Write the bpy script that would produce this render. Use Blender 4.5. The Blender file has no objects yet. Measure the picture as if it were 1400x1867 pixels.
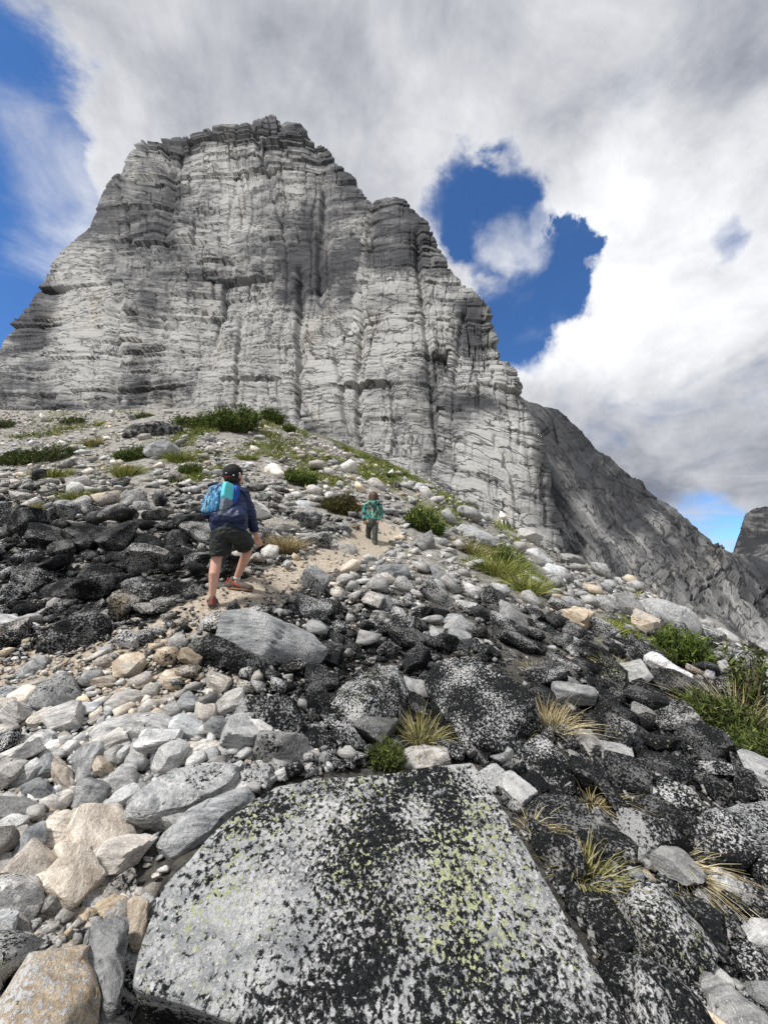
import bpy, bmesh, math, random
import numpy as np
from mathutils import Vector, Matrix, Quaternion

sc = bpy.context.scene
COL = sc.collection
R = math.radians

# ------------------------------------------------------------------ camera
PITCH = R(9.5)
F, CX, CY = 700.0, 700.0, 933.5           # focal length and centre in photo pixels
CP, SP = math.cos(PITCH), math.sin(PITCH)
cam_d = bpy.data.cameras.new('camera')
cam_d.sensor_fit = 'HORIZONTAL'; cam_d.sensor_width = 36.0; cam_d.lens = 18.0
cam_d.clip_start = 0.05; cam_d.clip_end = 20000
cam = bpy.data.objects.new('camera', cam_d); COL.objects.link(cam)
cam.location = (0, 0, 0); cam.rotation_euler = (R(90) + PITCH, 0, 0)
sc.camera = cam

def ray(px, py):
    X = (np.asarray(px, float) - CX) / F; U = (CY - np.asarray(py, float)) / F
    return np.stack([X + 0 * U, CP - U * SP + 0 * X, SP + U * CP + 0 * X], -1)
def at(px, py, d):
    return ray(px, py) * np.asarray(d, float)[..., None]
def proj(P):
    P = np.asarray(P, float)
    D = P[..., 1] * CP + P[..., 2] * SP; U = -P[..., 1] * SP + P[..., 2] * CP
    return CX + F * P[..., 0] / D, CY - F * U / D, D

# ------------------------------------------------------------------ light
SUN_EL, SUN_AZ = R(56), R(238)            # azimuth clockwise from +Y: behind the camera, to its left
sun_dir = Vector((math.sin(SUN_AZ) * math.cos(SUN_EL), math.cos(SUN_AZ) * math.cos(SUN_EL), math.sin(SUN_EL)))
sd = bpy.data.lights.new('sun', 'SUN'); sd.energy = 4.2; sd.angle = R(7); sd.color = (1.0, 0.975, 0.945)
sun = bpy.data.objects.new('sun', sd); COL.objects.link(sun)
sun.rotation_euler = sun_dir.to_track_quat('Z', 'Y').to_euler()
sc.view_settings.view_transform = 'Standard'; sc.view_settings.look = 'None'
sc.view_settings.exposure = 0.25; sc.view_settings.gamma = 1.0
sc.cycles.max_bounces = 5; sc.cycles.diffuse_bounces = 3; sc.cycles.glossy_bounces = 2
sc.cycles.use_denoising = False

class NT:
    def __init__(s, tree): s.t = tree; s.n = tree.nodes; s.l = tree.links
    def _in(s, node, key, v):
        sk = node.inputs[key]
        if isinstance(v, bpy.types.NodeSocket): s.l.new(v, sk)
        elif v is not None: sk.default_value = v
    def node(s, typ, ins=None, **kw):
        nd = s.n.new(typ)
        for k, v in kw.items(): setattr(nd, k, v)
        for k, v in (ins or {}).items(): s._in(nd, k, v)
        return nd
    def math(s, op, a, b=None, c=None, clamp=False):
        nd = s.n.new('ShaderNodeMath'); nd.operation = op; nd.use_clamp = clamp
        for i, v in enumerate((a, b, c)):
            if v is not None: s._in(nd, i, v)
        return nd.outputs[0]
    def vmath(s, op, a, b=None, out=0):
        nd = s.n.new('ShaderNodeVectorMath'); nd.operation = op
        s._in(nd, 0, a)
        if b is not None: s._in(nd, 3 if op == 'SCALE' else 1, b)
        return nd.outputs[out]
    def noise(s, vec, scale, detail=4, rough=0.55, dist=0.0, color=False, lac=2.0):
        nd = s.node('ShaderNodeTexNoise', {'Vector': vec, 'Scale': scale, 'Detail': detail, 'Roughness': rough, 'Distortion': dist, 'Lacunarity': lac})
        return nd.outputs['Color' if color else 'Fac']
    def step(s, v, a, b, to0=0.0, to1=1.0):
        nd = s.node('ShaderNodeMapRange', interpolation_type='SMOOTHSTEP')
        for k, x in (('Value', v), ('From Min', a), ('From Max', b), ('To Min', to0), ('To Max', to1)): s._in(nd, k, x)
        return nd.outputs[0]
    def mix(s, f, a, b, typ='MIX'):
        nd = s.node('ShaderNodeMix', data_type='RGBA', blend_type=typ)
        s._in(nd, 0, f); s._in(nd, 6, a); s._in(nd, 7, b)
        return nd.outputs[2]

def rgb(r, g, b): return (r, g, b, 1.0)

# world: blue sky with a broken cloud deck
w = bpy.data.worlds.new('World'); sc.world = w; w.use_nodes = True
N = NT(w.node_tree); N.n.clear()
sky = N.node('ShaderNodeTexSky', sky_type='NISHITA', sun_disc=False, sun_elevation=SUN_EL, sun_rotation=SUN_AZ, altitude=2400, air_density=1.0, dust_density=0.3, ozone_density=2.5)
tc = N.node('ShaderNodeTexCoord'); dirv = N.vmath('NORMALIZE', tc.outputs['Generated'])
sep = N.node('ShaderNodeSeparateXYZ', {0: dirv})
zz = N.math('MAXIMUM', N.math('ADD', sep.outputs[2], 0.28), 0.12)
plane = N.node('ShaderNodeCombineXYZ', {0: N.math('DIVIDE', sep.outputs[0], zz), 1: N.math('DIVIDE', sep.outputs[1], zz), 2: N.math('MULTIPLY', sep.outputs[2], 0.5)}).outputs[0]
_wn = N.vmath('SUBTRACT', N.noise(dirv, 4.5, 9, 0.62, 0.3, color=True), (.5, .5, .5))
_ws = N.vmath('SCALE', _wn); _ws.node.inputs[3].default_value = 0.22
dirw = N.vmath('NORMALIZE', N.vmath('ADD', dirv, _ws))
def blob(px, py, rad, soft=0.5):
    v = Vector(ray(px, py)).normalized()
    d = N.vmath('DOT_PRODUCT', dirw, tuple(v), out=1)
    return N.step(d, math.cos(R(rad)), math.cos(R(rad * soft)))
def total(*xs):
    r = xs[0]
    for x in xs[1:]: r = N.math('ADD', r, x)
    return r
n_big = N.noise(plane, 1.25, 7, 0.55, 0.35)
n_mid = N.noise(plane, 3.6, 8, 0.58, 0.6)
n_soft = N.noise(plane, 0.9, 3, 0.5, 0.2)
holes = total(blob(-15, 590, 24, .1), blob(-50, 360, 12, .1), blob(-60, 90, 9, .1), blob(850, 365, 6.5, .1)  ,
              blob(935, 355, 6, .1), blob(885, 440, 6, .1), blob(1010, 480, 6, .1), blob(925, 590, 9, .1), blob(975, 560, 6, .1), blob(1050, 440, 3.5, .1),
              N.math('MULTIPLY', blob(1310, 985, 6, .2), .50), N.math('MULTIPLY', blob(1345, 405, 2.5, .1), .42))
holes = N.math('MINIMUM', holes, 1.0)
cov = N.math('ADD', N.math('MULTIPLY', N.math('SUBTRACT', n_big, 0.5), 0.9), N.math('MULTIPLY', N.math('SUBTRACT', n_mid, 0.5), 0.85))
cov = N.math('ADD', cov, 0.34)
cov = N.math('SUBTRACT', cov, N.math('MULTIPLY', holes, 0.74))
wisps = total(blob(925, 450, 6, .1), blob(200, 420, 14, .2))
cov = N.math('ADD', cov, N.math('MULTIPLY', wisps, 0.34))
mask = N.step(cov, -0.26, 0.30)
# brightness of the deck: thin sunlit parts white, thick parts grey
bright = total(N.math('MULTIPLY', blob(1180, 500, 18, .1), 0.55), N.math('MULTIPLY', blob(1050, 380, 13, .1), 0.10), N.math('MULTIPLY', blob(880, 300, 20, .1), 0.10), N.math('MULTIPLY', blob(130, 380, 14, .1), 0.22))
dark = total(N.math('MULTIPLY', blob(1330, 860, 22, .1), 0.16), N.math('MULTIPLY', blob(1330, 60, 26, .1), 0.14))
n_puff = N.noise(dirv, 5.5, 8, 0.6, 0.25)
bn = N.math('ADD', N.math('ADD', N.math('MULTIPLY', N.math('SUBTRACT', n_mid, 0.5), 0.9), N.math('MULTIPLY', N.math('SUBTRACT', n_puff, 0.5), 1.1)), N.math('MULTIPLY', N.math('SUBTRACT', n_soft, 0.5), 0.45))
bl = N.math('ADD', N.math('SUBTRACT', N.math('ADD', bright, 0.50), dark), bn)
thin = N.step(cov, 0.0, 0.42)
bl = N.math('ADD', bl, N.math('MULTIPLY', N.math('SUBTRACT', 1.0, thin), 0.10))
bl = N.math('MAXIMUM', N.math('MINIMUM', bl, 1.0), 0.10)
ccol = N.mix(bl, rgb(0.13, 0.148, 0.20), rgb(0.84, 0.85, 0.87))
skyc = N.mix(1.0, sky.outputs[0], rgb(0.072, 0.112, 0.150), 'MULTIPLY')
bg = N.node('ShaderNodeBackground', {'Color': N.mix(mask, skyc, ccol), 'Strength': 1.0})
N.l.new(bg.outputs[0], N.node('ShaderNodeOutputWorld').inputs[0])

# ------------------------------------------------------------------ noise
def _h(i, j, k, seed):
    with np.errstate(over='ignore'):
        x = (i.astype(np.int64) * 374761393 + j.astype(np.int64) * 668265263 + k.astype(np.int64) * 2147483647 + seed * 974634777) & 0xffffffff
        x = ((x ^ (x >> 13)) * 1274126177) & 0xffffffff
        x = ((x ^ (x >> 16)) * 2246822519) & 0xffffffff
        x = x ^ (x >> 15)
    return (x & 0xffffff) / float(0x1000000)
def hash2(i, j, seed=0): return _h(i, j, np.zeros_like(i), seed)
def vn(x, y, z=None, seed=0):
    x = np.asarray(x, float); y = np.asarray(y, float); z = np.zeros_like(x) if z is None else np.asarray(z, float)
    i, j, k = np.floor(x), np.floor(y), np.floor(z)
    f, g, h = x - i, y - j, z - k
    i, j, k = i.astype(np.int64), j.astype(np.int64), k.astype(np.int64)
    f = f * f * f * (f * (f * 6 - 15) + 10); g = g * g * g * (g * (g * 6 - 15) + 10); h = h * h * h * (h * (h * 6 - 15) + 10)
    def L(a, b, t): return a + (b - a) * t
    flat = not np.any(h)
    r = L(L(_h(i, j, k, seed), _h(i + 1, j, k, seed), f), L(_h(i, j + 1, k, seed), _h(i + 1, j + 1, k, seed), f), g)
    if not flat:
        r2 = L(L(_h(i, j, k + 1, seed), _h(i + 1, j, k + 1, seed), f), L(_h(i, j + 1, k + 1, seed), _h(i + 1, j + 1, k + 1, seed), f), g)
        r = L(r, r2, h)
    return r * 2 - 1
def fbm(x, y, z=None, oct=4, gain=0.5, seed=0):
    s, a, t = 0, 1.0, 0
    for o in range(oct):
        q = 2.03 ** o
        s = s + a * vn(np.asarray(x) * q, np.asarray(y) * q, None if z is None else np.asarray(z) * q, seed + o * 17); t += a; a *= gain
    return s / t
def sstep(a, b, x):
    t = np.clip((x - a) / (b - a), 0, 1); return t * t * (3 - 2 * t)

# ------------------------------------------------------------------ meshes and tags
def mesh_np(name, V, faces=None, quads=None, tris=None, smooth=False):
    me = bpy.data.meshes.new(name)
    V = np.asarray(V, np.float32)
    if faces is not None:
        me.from_pydata(V.tolist(), [], faces)
    else:
        T = quads if quads is not None else tris
        n = T.shape[1]; T = np.asarray(T, np.int32)
        me.vertices.add(len(V)); me.vertices.foreach_set('co', V.ravel())
        me.loops.add(T.size); me.loops.foreach_set('vertex_index', T.ravel())
        me.polygons.add(len(T)); me.polygons.foreach_set('loop_start', np.arange(0, T.size, n, dtype=np.int32))
        me.update(calc_edges=True)
    if smooth: me.polygons.foreach_set('use_smooth', np.ones(len(me.polygons), bool))
    me.update()
    return me
def attr(me, name, typ, data):
    a = me.attributes.new(name, typ, 'POINT')
    a.data.foreach_set('vector' if typ == 'FLOAT_VECTOR' else 'color' if typ == 'FLOAT_COLOR' else 'value', np.asarray(data, np.float32).ravel())
def obj(name, me, mat=None, parent=None, label=None, cat=None, group=None, kind=None, loc=None):
    o = bpy.data.objects.new(name, me); COL.objects.link(o)
    if mat is not None and me is not None and len(me.materials) == 0: me.materials.append(mat)
    if parent is not None: o.parent = parent
    if loc is not None: o.location = loc
    for k, v in (('label', label), ('category', cat), ('group', group), ('kind', kind)):
        if v: o[k] = v
    return o
def grid_quads(nr, nc):
    a = np.arange(nr * nc).reshape(nr, nc)
    return np.stack([a[:-1, :-1], a[:-1, 1:], a[1:, 1:], a[1:, :-1]], -1).reshape(-1, 4)

# ------------------------------------------------------------------ materials
MATS = {}
def new_mat(name):
    m = bpy.data.materials.new(name); m.use_nodes = True; MATS[name] = m
    n = NT(m.node_tree); b = n.n['Principled BSDF']
    return m, n, b
def plain(name, col, rough=0.8, var=0.25, scale=40, spec=0.3, bump=0.0):
    m, n, b = new_mat(name)
    t = n.node('ShaderNodeTexCoord').outputs['Object']
    f = n.noise(t, scale, 4)
    c0 = [x * (1 - var) for x in col]; c1 = [min(1, x * (1 + var)) for x in col]
    n._in(b, 'Base Color', n.mix(n.step(f, .3, .7), rgb(*c0), rgb(*c1)))
    b.inputs['Roughness'].default_value = rough; b.inputs['Specular IOR Level'].default_value = spec
    if bump:
        bp = n.node('ShaderNodeBump', {'Height': f, 'Strength': bump, 'Distance': 0.02}); n._in(b, 'Normal', bp.outputs[0])
    return m

def rock_material(name):
    """gneiss stone: grey, foliated, with black, white and yellow-green crust lichen; amounts come with each stone"""
    m, n, b = new_mat(name)
    c = n.node('ShaderNodeAttribute', attribute_name='rc').outputs['Vector']
    k = n.node('ShaderNodeAttribute', attribute_name='rk')
    ks = n.node('ShaderNodeSeparateColor', {0: k.outputs['Color']})
    lich, warm, brt, green = ks.outputs[0], ks.outputs[1], ks.outputs[2], k.outputs['Alpha']
    st = n.vmath('MULTIPLY', c, (1.0, 1.6, 6.5))
    band = n.noise(st, 7.0, 6, .62, .5)
    grain = n.noise(c, 90, 4, .7)
    mott = n.noise(c, 11, 5, .6)
    v = n.math('ADD', n.math('MULTIPLY', band, .75), n.math('ADD', n.math('MULTIPLY', grain, .40), n.math('MULTIPLY', mott, .25)))
    v = n.step(v, .45, .95)
    cool = n.mix(v, rgb(.085, .092, .10), rgb(.42, .425, .42))
    wrm = n.mix(v, rgb(.20, .14, .085), rgb(.58, .49, .37))
    base = n.mix(warm, cool, wrm)
    base = n.mix(1.0, base, n.node('ShaderNodeCombineColor', {0: brt, 1: brt, 2: brt}).outputs[0], 'MULTIPLY')
    # crust lichens
    l1 = n.noise(c, 4.0, 3, .5, .6); l2 = n.noise(c, 52, 5, .66, .3); l3 = n.noise(c, 120, 4, .65)
    lv = n.math('ADD', n.math('MULTIPLY', l1, .40), n.math('ADD', n.math('MULTIPLY', l2, .70), n.math('MULTIPLY', l3, .18)))
    thr = n.math('SUBTRACT', .90, n.math('MULTIPLY', lich, .46))
    black = n.step(n.math('SUBTRACT', lv, thr), -.012, .030)
    cw = n.vmath('ADD', c, n.vmath('SCALE', n.vmath('SUBTRACT', n.noise(c, 60, 3, .6, color=True), (.5, .5, .5)))); cw.node.inputs[1].node.inputs[3].default_value = .016
    vo = n.node('ShaderNodeTexVoronoi', {'Vector': cw, 'Scale': 42.0}); vr = n.node('ShaderNodeSeparateColor', {0: vo.outputs['Color']})
    thal = n.math('MULTIPLY', n.math('SUBTRACT', 1.0, n.step(vo.outputs['Distance'], .30, .42)), n.step(n.math('SUBTRACT', n.math('MULTIPLY', lich, .75), vr.outputs[0]), .10, .14))
    black = n.math('MAXIMUM', black, thal)
    w1 = n.noise(n.vmath('ADD', c, (7.3, 1.1, 4.2)), 68, 5, .65, .4)
    w2 = n.noise(n.vmath('ADD', c, (2.3, 9.1, 1.2)), 4.5, 3, .5)
    wv = n.math('ADD', n.math('MULTIPLY', w1, .8), n.math('MULTIPLY', w2, .5))
    white = n.math('MULTIPLY', n.math('MULTIPLY', n.step(wv, .665, .74), n.step(lich, .05, .4)), n.math('SUBTRACT', 1.0, n.math('MULTIPLY', n.step(lich, .66, .95), .75)))
    g1 = n.noise(n.vmath('ADD', c, (3.3, 5.1, 8.2)), 3.0, 2, .5); g2 = n.noise(n.vmath('ADD', c, (1.3, 5.1, 2.2)), 62, 4, .62)
    gv = n.math('ADD', n.math('MULTIPLY', g1, .30), n.math('MULTIPLY', g2, .92))
    gm = n.step(n.math('ADD', gv, n.math('MULTIPLY', green, .20)), .82, .86)
    blackc = n.mix(n.step(l3, .35, .7), rgb(.005, .0055, .006), rgb(.024, .025, .026))
    col = n.mix(black, base, blackc)
    col = n.mix(white, col, n.mix(grain, rgb(.33, .335, .335), rgb(.64, .63, .61)))
    col = n.mix(gm, col, n.mix(grain, rgb(.24, .26, .12), rgb(.52, .54, .36)))
    n._in(b, 'Base Color', col)
    b.inputs['Roughness'].default_value = .92; b.inputs['Specular IOR Level'].default_value = .07
    hh = n.math('ADD', n.math('MULTIPLY', band, .5), n.math('ADD', n.math('MULTIPLY', grain, .30), n.math('MULTIPLY', n.math('ADD', black, white), .12)))
    n._in(b, 'Normal', n.node('ShaderNodeBump', {'Height': hh, 'Strength': .75, 'Distance': .035}).outputs[0])
    return m
M_ROCK = rock_material('lichen_gneiss')

def cliff_material(name, sx, sy, sz, dark0, tilt=0.0):
    m, n, b = new_mat(name)
    k = n.node('ShaderNodeAttribute', attribute_name='uvm').outputs['Vector']      # metres along and up the face
    wob = n.noise(k, .05, 3, .5, color=True)
    kk = n.vmath('ADD', k, n.vmath('SCALE', n.vmath('SUBTRACT', wob, (.5, .5, .5)), None)); kk.node.inputs[3].default_value = 1.0
    kk.node.inputs[1].node.inputs[3].default_value = 4.5
    st = n.vmath('MULTIPLY', kk, (.20, 1.0, .20))
    s1 = n.noise(st, .42, 7, .68, .15)
    s2 = n.noise(st, 1.7, 6, .70, .2)
    big = n.noise(n.vmath('MULTIPLY', kk, (.7, 1.0, .7)), .075, 5, .58, .5)
    vert = n.noise(n.vmath('MULTIPLY', kk, (1.0, .10, 1.0)), .30, 5, .6, .3)
    fine = n.noise(k, 3.0, 5, .7)
    v = n.math('ADD', n.math('MULTIPLY', s1, .75), n.math('ADD', n.math('MULTIPLY', s2, .34), n.math('ADD', n.math('MULTIPLY', big, .95), n.math('ADD', n.math('MULTIPLY', vert, .30), n.math('MULTIPLY', fine, .10)))))
    a = n.node('ShaderNodeAttribute', attribute_name='pale').outputs['Fac']
    v = n.math('ADD', v, n.math('MULTIPLY', a, .42))
    t = n.step(v, 1.05, 1.42)
    col = n.mix(t, rgb(.055, .057, .062), rgb(.37, .365, .35))
    seam = n.step(n.math('ADD', n.math('MULTIPLY', s2, .8), n.math('MULTIPLY', fine, .3)), .38, .47)
    col = n.mix(seam, rgb(.045, .045, .048), col)
    h1 = n.noise(n.vmath('MULTIPLY', kk, (.22, 1.0, .22)), .62, 4, .6, .12); h2 = n.noise(n.vmath('MULTIPLY', kk, (.35, 1.0, .35)), 1.5, 3, .6, .15)
    v1 = n.noise(n.vmath('MULTIPLY', kk, (1.0, .22, 1.0)), .40, 4, .6, .15); gate = n.step(n.noise(k, .22, 3, .6), .46, .62)
    ln = n.math('MAXIMUM', n.math('SUBTRACT', 1.0, n.step(n.math('ABSOLUTE', n.math('SUBTRACT', h1, .5)), .005, .022)), n.math('MULTIPLY', gate, n.math('SUBTRACT', 1.0, n.step(n.math('ABSOLUTE', n.math('SUBTRACT', h2, .5)), .004, .018))))
    ln = n.math('MAXIMUM', ln, n.math('MULTIPLY', n.math('SUBTRACT', 1.0, n.step(n.math('ABSOLUTE', n.math('SUBTRACT', v1, .5)), .005, .018)), gate))
    col = n.mix(n.math('MULTIPLY', ln, .8), col, rgb(.022, .022, .025))
    yel = n.step(n.noise(n.vmath('MULTIPLY', k, (1., .35, 1.)), .11, 5, .6), .56, .70)
    col = n.mix(n.math('MULTIPLY', yel, .35), col, n.mix(1.0, col, rgb(1.15, 1.0, .74), 'MULTIPLY'))
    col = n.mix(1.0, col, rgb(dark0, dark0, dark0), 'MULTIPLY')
    n._in(b, 'Base Color', col)
    b.inputs['Roughness'].default_value = .9; b.inputs['Specular IOR Level'].default_value = .2
    hh = n.math('SUBTRACT', n.math('ADD', n.math('MULTIPLY', s2, .5), n.math('ADD', n.math('MULTIPLY', s1, .5), n.math('MULTIPLY', fine, .08))), n.math('MULTIPLY', ln, .35))
    n._in(b, 'Normal', n.node('ShaderNodeBump', {'Height': hh, 'Strength': .6, 'Distance': .5}).outputs[0])
    return m

# ------------------------------------------------------------------ terrain height
TP = []   # world control points
for px, py, d in [(0,1867,1.05),(235,1867,1.2),(120,1650,1.45),(0,1500,1.75),(350,1500,1.75),(305,1580,1.80),(350,1300,2.5),(180,1300,2.6),(0,1300,2.6),(0,1200,3.3),(250,1200,3.2),
    (386,1108,4.0),(437,1077,4.35),(150,1100,4.4),(0,1100,4.6),(300,1020,5.6),(0,950,8.2),(200,950,7.6),(400,950,7.6),(500,960,8.2),(600,1030,6.0),(520,1060,5.1),(685,992,9.2),(640,960,9.6),
    (0,850,16),(250,850,15),(450,850,15.5),(100,790,23),(300,790,22),(0,750,31),(200,747,31),(330,745,31),(450,752,30),(520,775,31),
    (560,792,41),(700,845,42),(800,885,41),(915,950,36),(600,850,21),(700,900,18),(775,945,13.5),(870,975,17),(950,1010,18),(950,1045,14),(800,995,9.8),(720,1030,7.4),(900,1050,8.2),(1000,1095,7.2),(1090,1165,6.2),
    (1020,1070,12),(1100,1120,11),(1190,1140,15),(1060,1060,20),(1200,1185,9),(1250,1190,9),(1320,1230,7.5),(1330,1300,4.4),(1400,1400,3.3),(1400,1600,2.1),(1400,1867,1.4),(1100,1600,1.9),(1000,1300,3.3),(850,1200,4.1),
    (650,1320,3.0),(600,1150,4.2),(700,1060,5.8),(1200,1350,3.4),(1100,1250,4.4),(800,1110,5.4),(980,1180,5.0),(900,1500,2.3)]:
    TP.append(at(px, py, np.array(float(d))))
TP += [np.array(p, float) for p in [(0,1.2,-1.35),(.4,1.6,-1.3),(0,0,-1.5),(0,-3,-2.6),(-2,0,-1.45),(2.2,0,-2.0),(-2,-4,-2.9),(2.5,-4,-3.6),(0,-30,-15),(-30,0,-2),(-60,0,0),(-60,30,13),(-35,58,19),(-70,60,18),
    (30,0,-9),(22,12,-6),(40,22,-10),(80,10,-34),(60,60,-14),(0,60,14),(25,45,-2),(-20,44,15),(90,90,-30),(-90,100,18)]]
TP = np.array(TP)
def _rbf_k(A, B): return np.sqrt(((A[:, None, :] - B[None, :, :]) ** 2).sum(-1) + 0.25)
_K = _rbf_k(TP[:, :2], TP[:, :2]); _n = len(TP)
_A = np.zeros((_n + 3, _n + 3)); _A[:_n, :_n] = _K + np.eye(_n) * -0.02; _A[:_n, _n] = 1; _A[:_n, _n + 1:] = TP[:, :2]; _A[_n:, :_n] = _A[:_n, _n:].T
_w = np.linalg.solve(_A, np.concatenate([TP[:, 2], [0, 0, 0]]))
def rbf(x, y):
    P = np.stack([np.ravel(x), np.ravel(y)], -1); out = np.empty(len(P))
    for s in range(0, len(P), 40000):
        q = P[s:s + 40000]; out[s:s + 40000] = _rbf_k(q, TP[:, :2]) @ _w[:_n] + _w[_n] + q @ _w[_n + 1:]
    return out.reshape(np.shape(x))
GX, GY = np.arange(-62, 62.01, .2), np.arange(-6, 66.01, .2)
_gx, _gy = np.meshgrid(GX, GY, indexing='ij'); GH = rbf(_gx, _gy)
def hgt(x, y):
    """terrain height, bilinear"""
    x = np.asarray(x, float); y = np.asarray(y, float)
    u = np.clip((x - GX[0]) / .2, 0, len(GX) - 1.001); v = np.clip((y - GY[0]) / .2, 0, len(GY) - 1.001)
    i, j = u.astype(int), v.astype(int); f, g = u - i, v - j
    return (GH[i, j] * (1 - f) + GH[i + 1, j] * f) * (1 - g) + (GH[i, j + 1] * (1 - f) + GH[i + 1, j + 1] * f) * g
def ground(px, py, dmin=.6, dmax=60.0, lift=0.0):
    """where the rays through photo pixels meet the terrain: points, depths (nan if they miss)"""
    r = ray(px, py).reshape(-1, 3); n = len(r)
    ds = np.geomspace(dmin, dmax, 260); best = np.full(n, np.nan); prev = np.full(n, -1.0)
    for a, bq in zip(ds[:-1], ds[1:]):
        m = np.isnan(best)
        if not m.any(): break
        q = r[m] * bq; below = q[:, 2] < hgt(q[:, 0], q[:, 1]) + lift
        idx = np.where(m)[0][below]
        if len(idx):
            lo, hi = np.full(len(idx), a), np.full(len(idx), bq)
            for _ in range(12):
                md = (lo + hi) / 2; q = r[idx] * md[:, None]; bl = q[:, 2] < hgt(q[:, 0], q[:, 1]) + lift
                hi = np.where(bl, md, hi); lo = np.where(bl, lo, md)
            best[idx] = hi
    return r * best[:, None], best
def gnormal(x, y, e=.15):
    dx = (hgt(x + e, y) - hgt(x - e, y)) / (2 * e); dy = (hgt(x, y + e) - hgt(x, y - e)) / (2 * e)
    n = np.stack([-dx, -dy, np.ones_like(dx)], -1); return n / np.linalg.norm(n, axis=-1, keepdims=True)

# the trail, as a line on the ground
TRAIL_PX = [(-60,1240),(60,1215),(180,1195),(290,1160),(345,1125),(400,1100),(470,1075),(540,1045),(610,1020),(665,995),(685,975),(700,962)]
_tp, _td = ground(*np.array(TRAIL_PX, float).T); TRAIL = _tp
def trail_dist(x, y):
    P = np.stack([np.ravel(x), np.ravel(y)], -1); best = np.full(len(P), 1e9)
    for a, b in zip(TRAIL[:-1, :2], TRAIL[1:, :2]):
        ab = b - a; t = np.clip(((P - a) @ ab) / (ab @ ab), 0, 1); best = np.minimum(best, np.linalg.norm(P - a - t[:, None] * ab, axis=1))
    return best.reshape(np.shape(x))

# ------------------------------------------------------------------ ground sheet
def ground_material():
    m, n, b = new_mat('stony_soil')
    p = n.node('ShaderNodeNewGeometry').outputs['Position']
    z = n.node('ShaderNodeSeparateColor', {0: n.node('ShaderNodeAttribute', attribute_name='zone').outputs['Color']})
    f1 = n.noise(p, 30, 6, .65); f2 = n.noise(p, 5, 5, .6); f3 = n.noise(p, 140, 3, .6)
    sand = n.mix(n.step(n.math('ADD', n.math('MULTIPLY', f1, .6), n.math('MULTIPLY', f3, .4)), .38, .64), rgb(.30, .245, .18), rgb(.62, .55, .45))
    soil = n.mix(n.step(f1, .35, .65), rgb(.018, .017, .015), rgb(.075, .070, .060))
    grit = n.mix(n.step(n.math('ADD', n.math('MULTIPLY', f1, .5), n.math('MULTIPLY', f2, .5)), .38, .62), rgb(.13, .12, .10), rgb(.46, .44, .40))
    turf = n.mix(n.step(f1, .35, .65), rgb(.035, .05, .014), rgb(.13, .15, .045))
    col = n.mix(z.outputs[2], soil, grit)
    col = n.mix(n.step(n.math('ADD', z.outputs[1], n.math('MULTIPLY', n.math('SUBTRACT', f2, .5), 1.3)), .42, .58), col, turf)
    col = n.mix(n.step(n.math('ADD', z.outputs[0], n.math('MULTIPLY', n.math('SUBTRACT', f2, .5), .9)), .35, .6), col, sand)
    n._in(b, 'Base Color', col); b.inputs['Roughness'].default_value = .95; b.inputs['Specular IOR Level'].default_value = .15
    n._in(b, 'Normal', n.node('ShaderNodeBump', {'Height': n.math('ADD', f1, n.math('MULTIPLY', f3, .4)), 'Strength': .9, 'Distance': .03}).outputs[0])
    return m
def gauss(px, py, x, y, sx, sy): return np.exp(-((px - x) / sx) ** 2 - ((py - y) / sy) ** 2)
def grass_zone(x, y, d):
    x = np.asarray(x, float); y = np.asarray(y, float); z = hgt(np.nan_to_num(x), np.nan_to_num(y))
    px, py, dd = proj(np.stack([np.nan_to_num(x), np.nan_to_num(y), z], -1)); dd = np.maximum(dd, .5)
    g = .10 + .62 * fbm(x / 2.2, y / 3.2, oct=4, gain=.6, seed=5)
    g = g + .42 * gauss(px, py, 640, 855, 190, 70) + .62 * gauss(px, py, 900, 1020, 70, 50) + .5 * gauss(px, py, 970, 1075, 60, 40) + .45 * gauss(px, py, 1110, 1150, 80, 30) + .28 * gauss(px, py, 330, 790, 260, 40) + .3 * gauss(px, py, 820, 930, 60, 40)
    return np.clip(np.where(dd > 0, g, 0), 0, 1)
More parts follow.
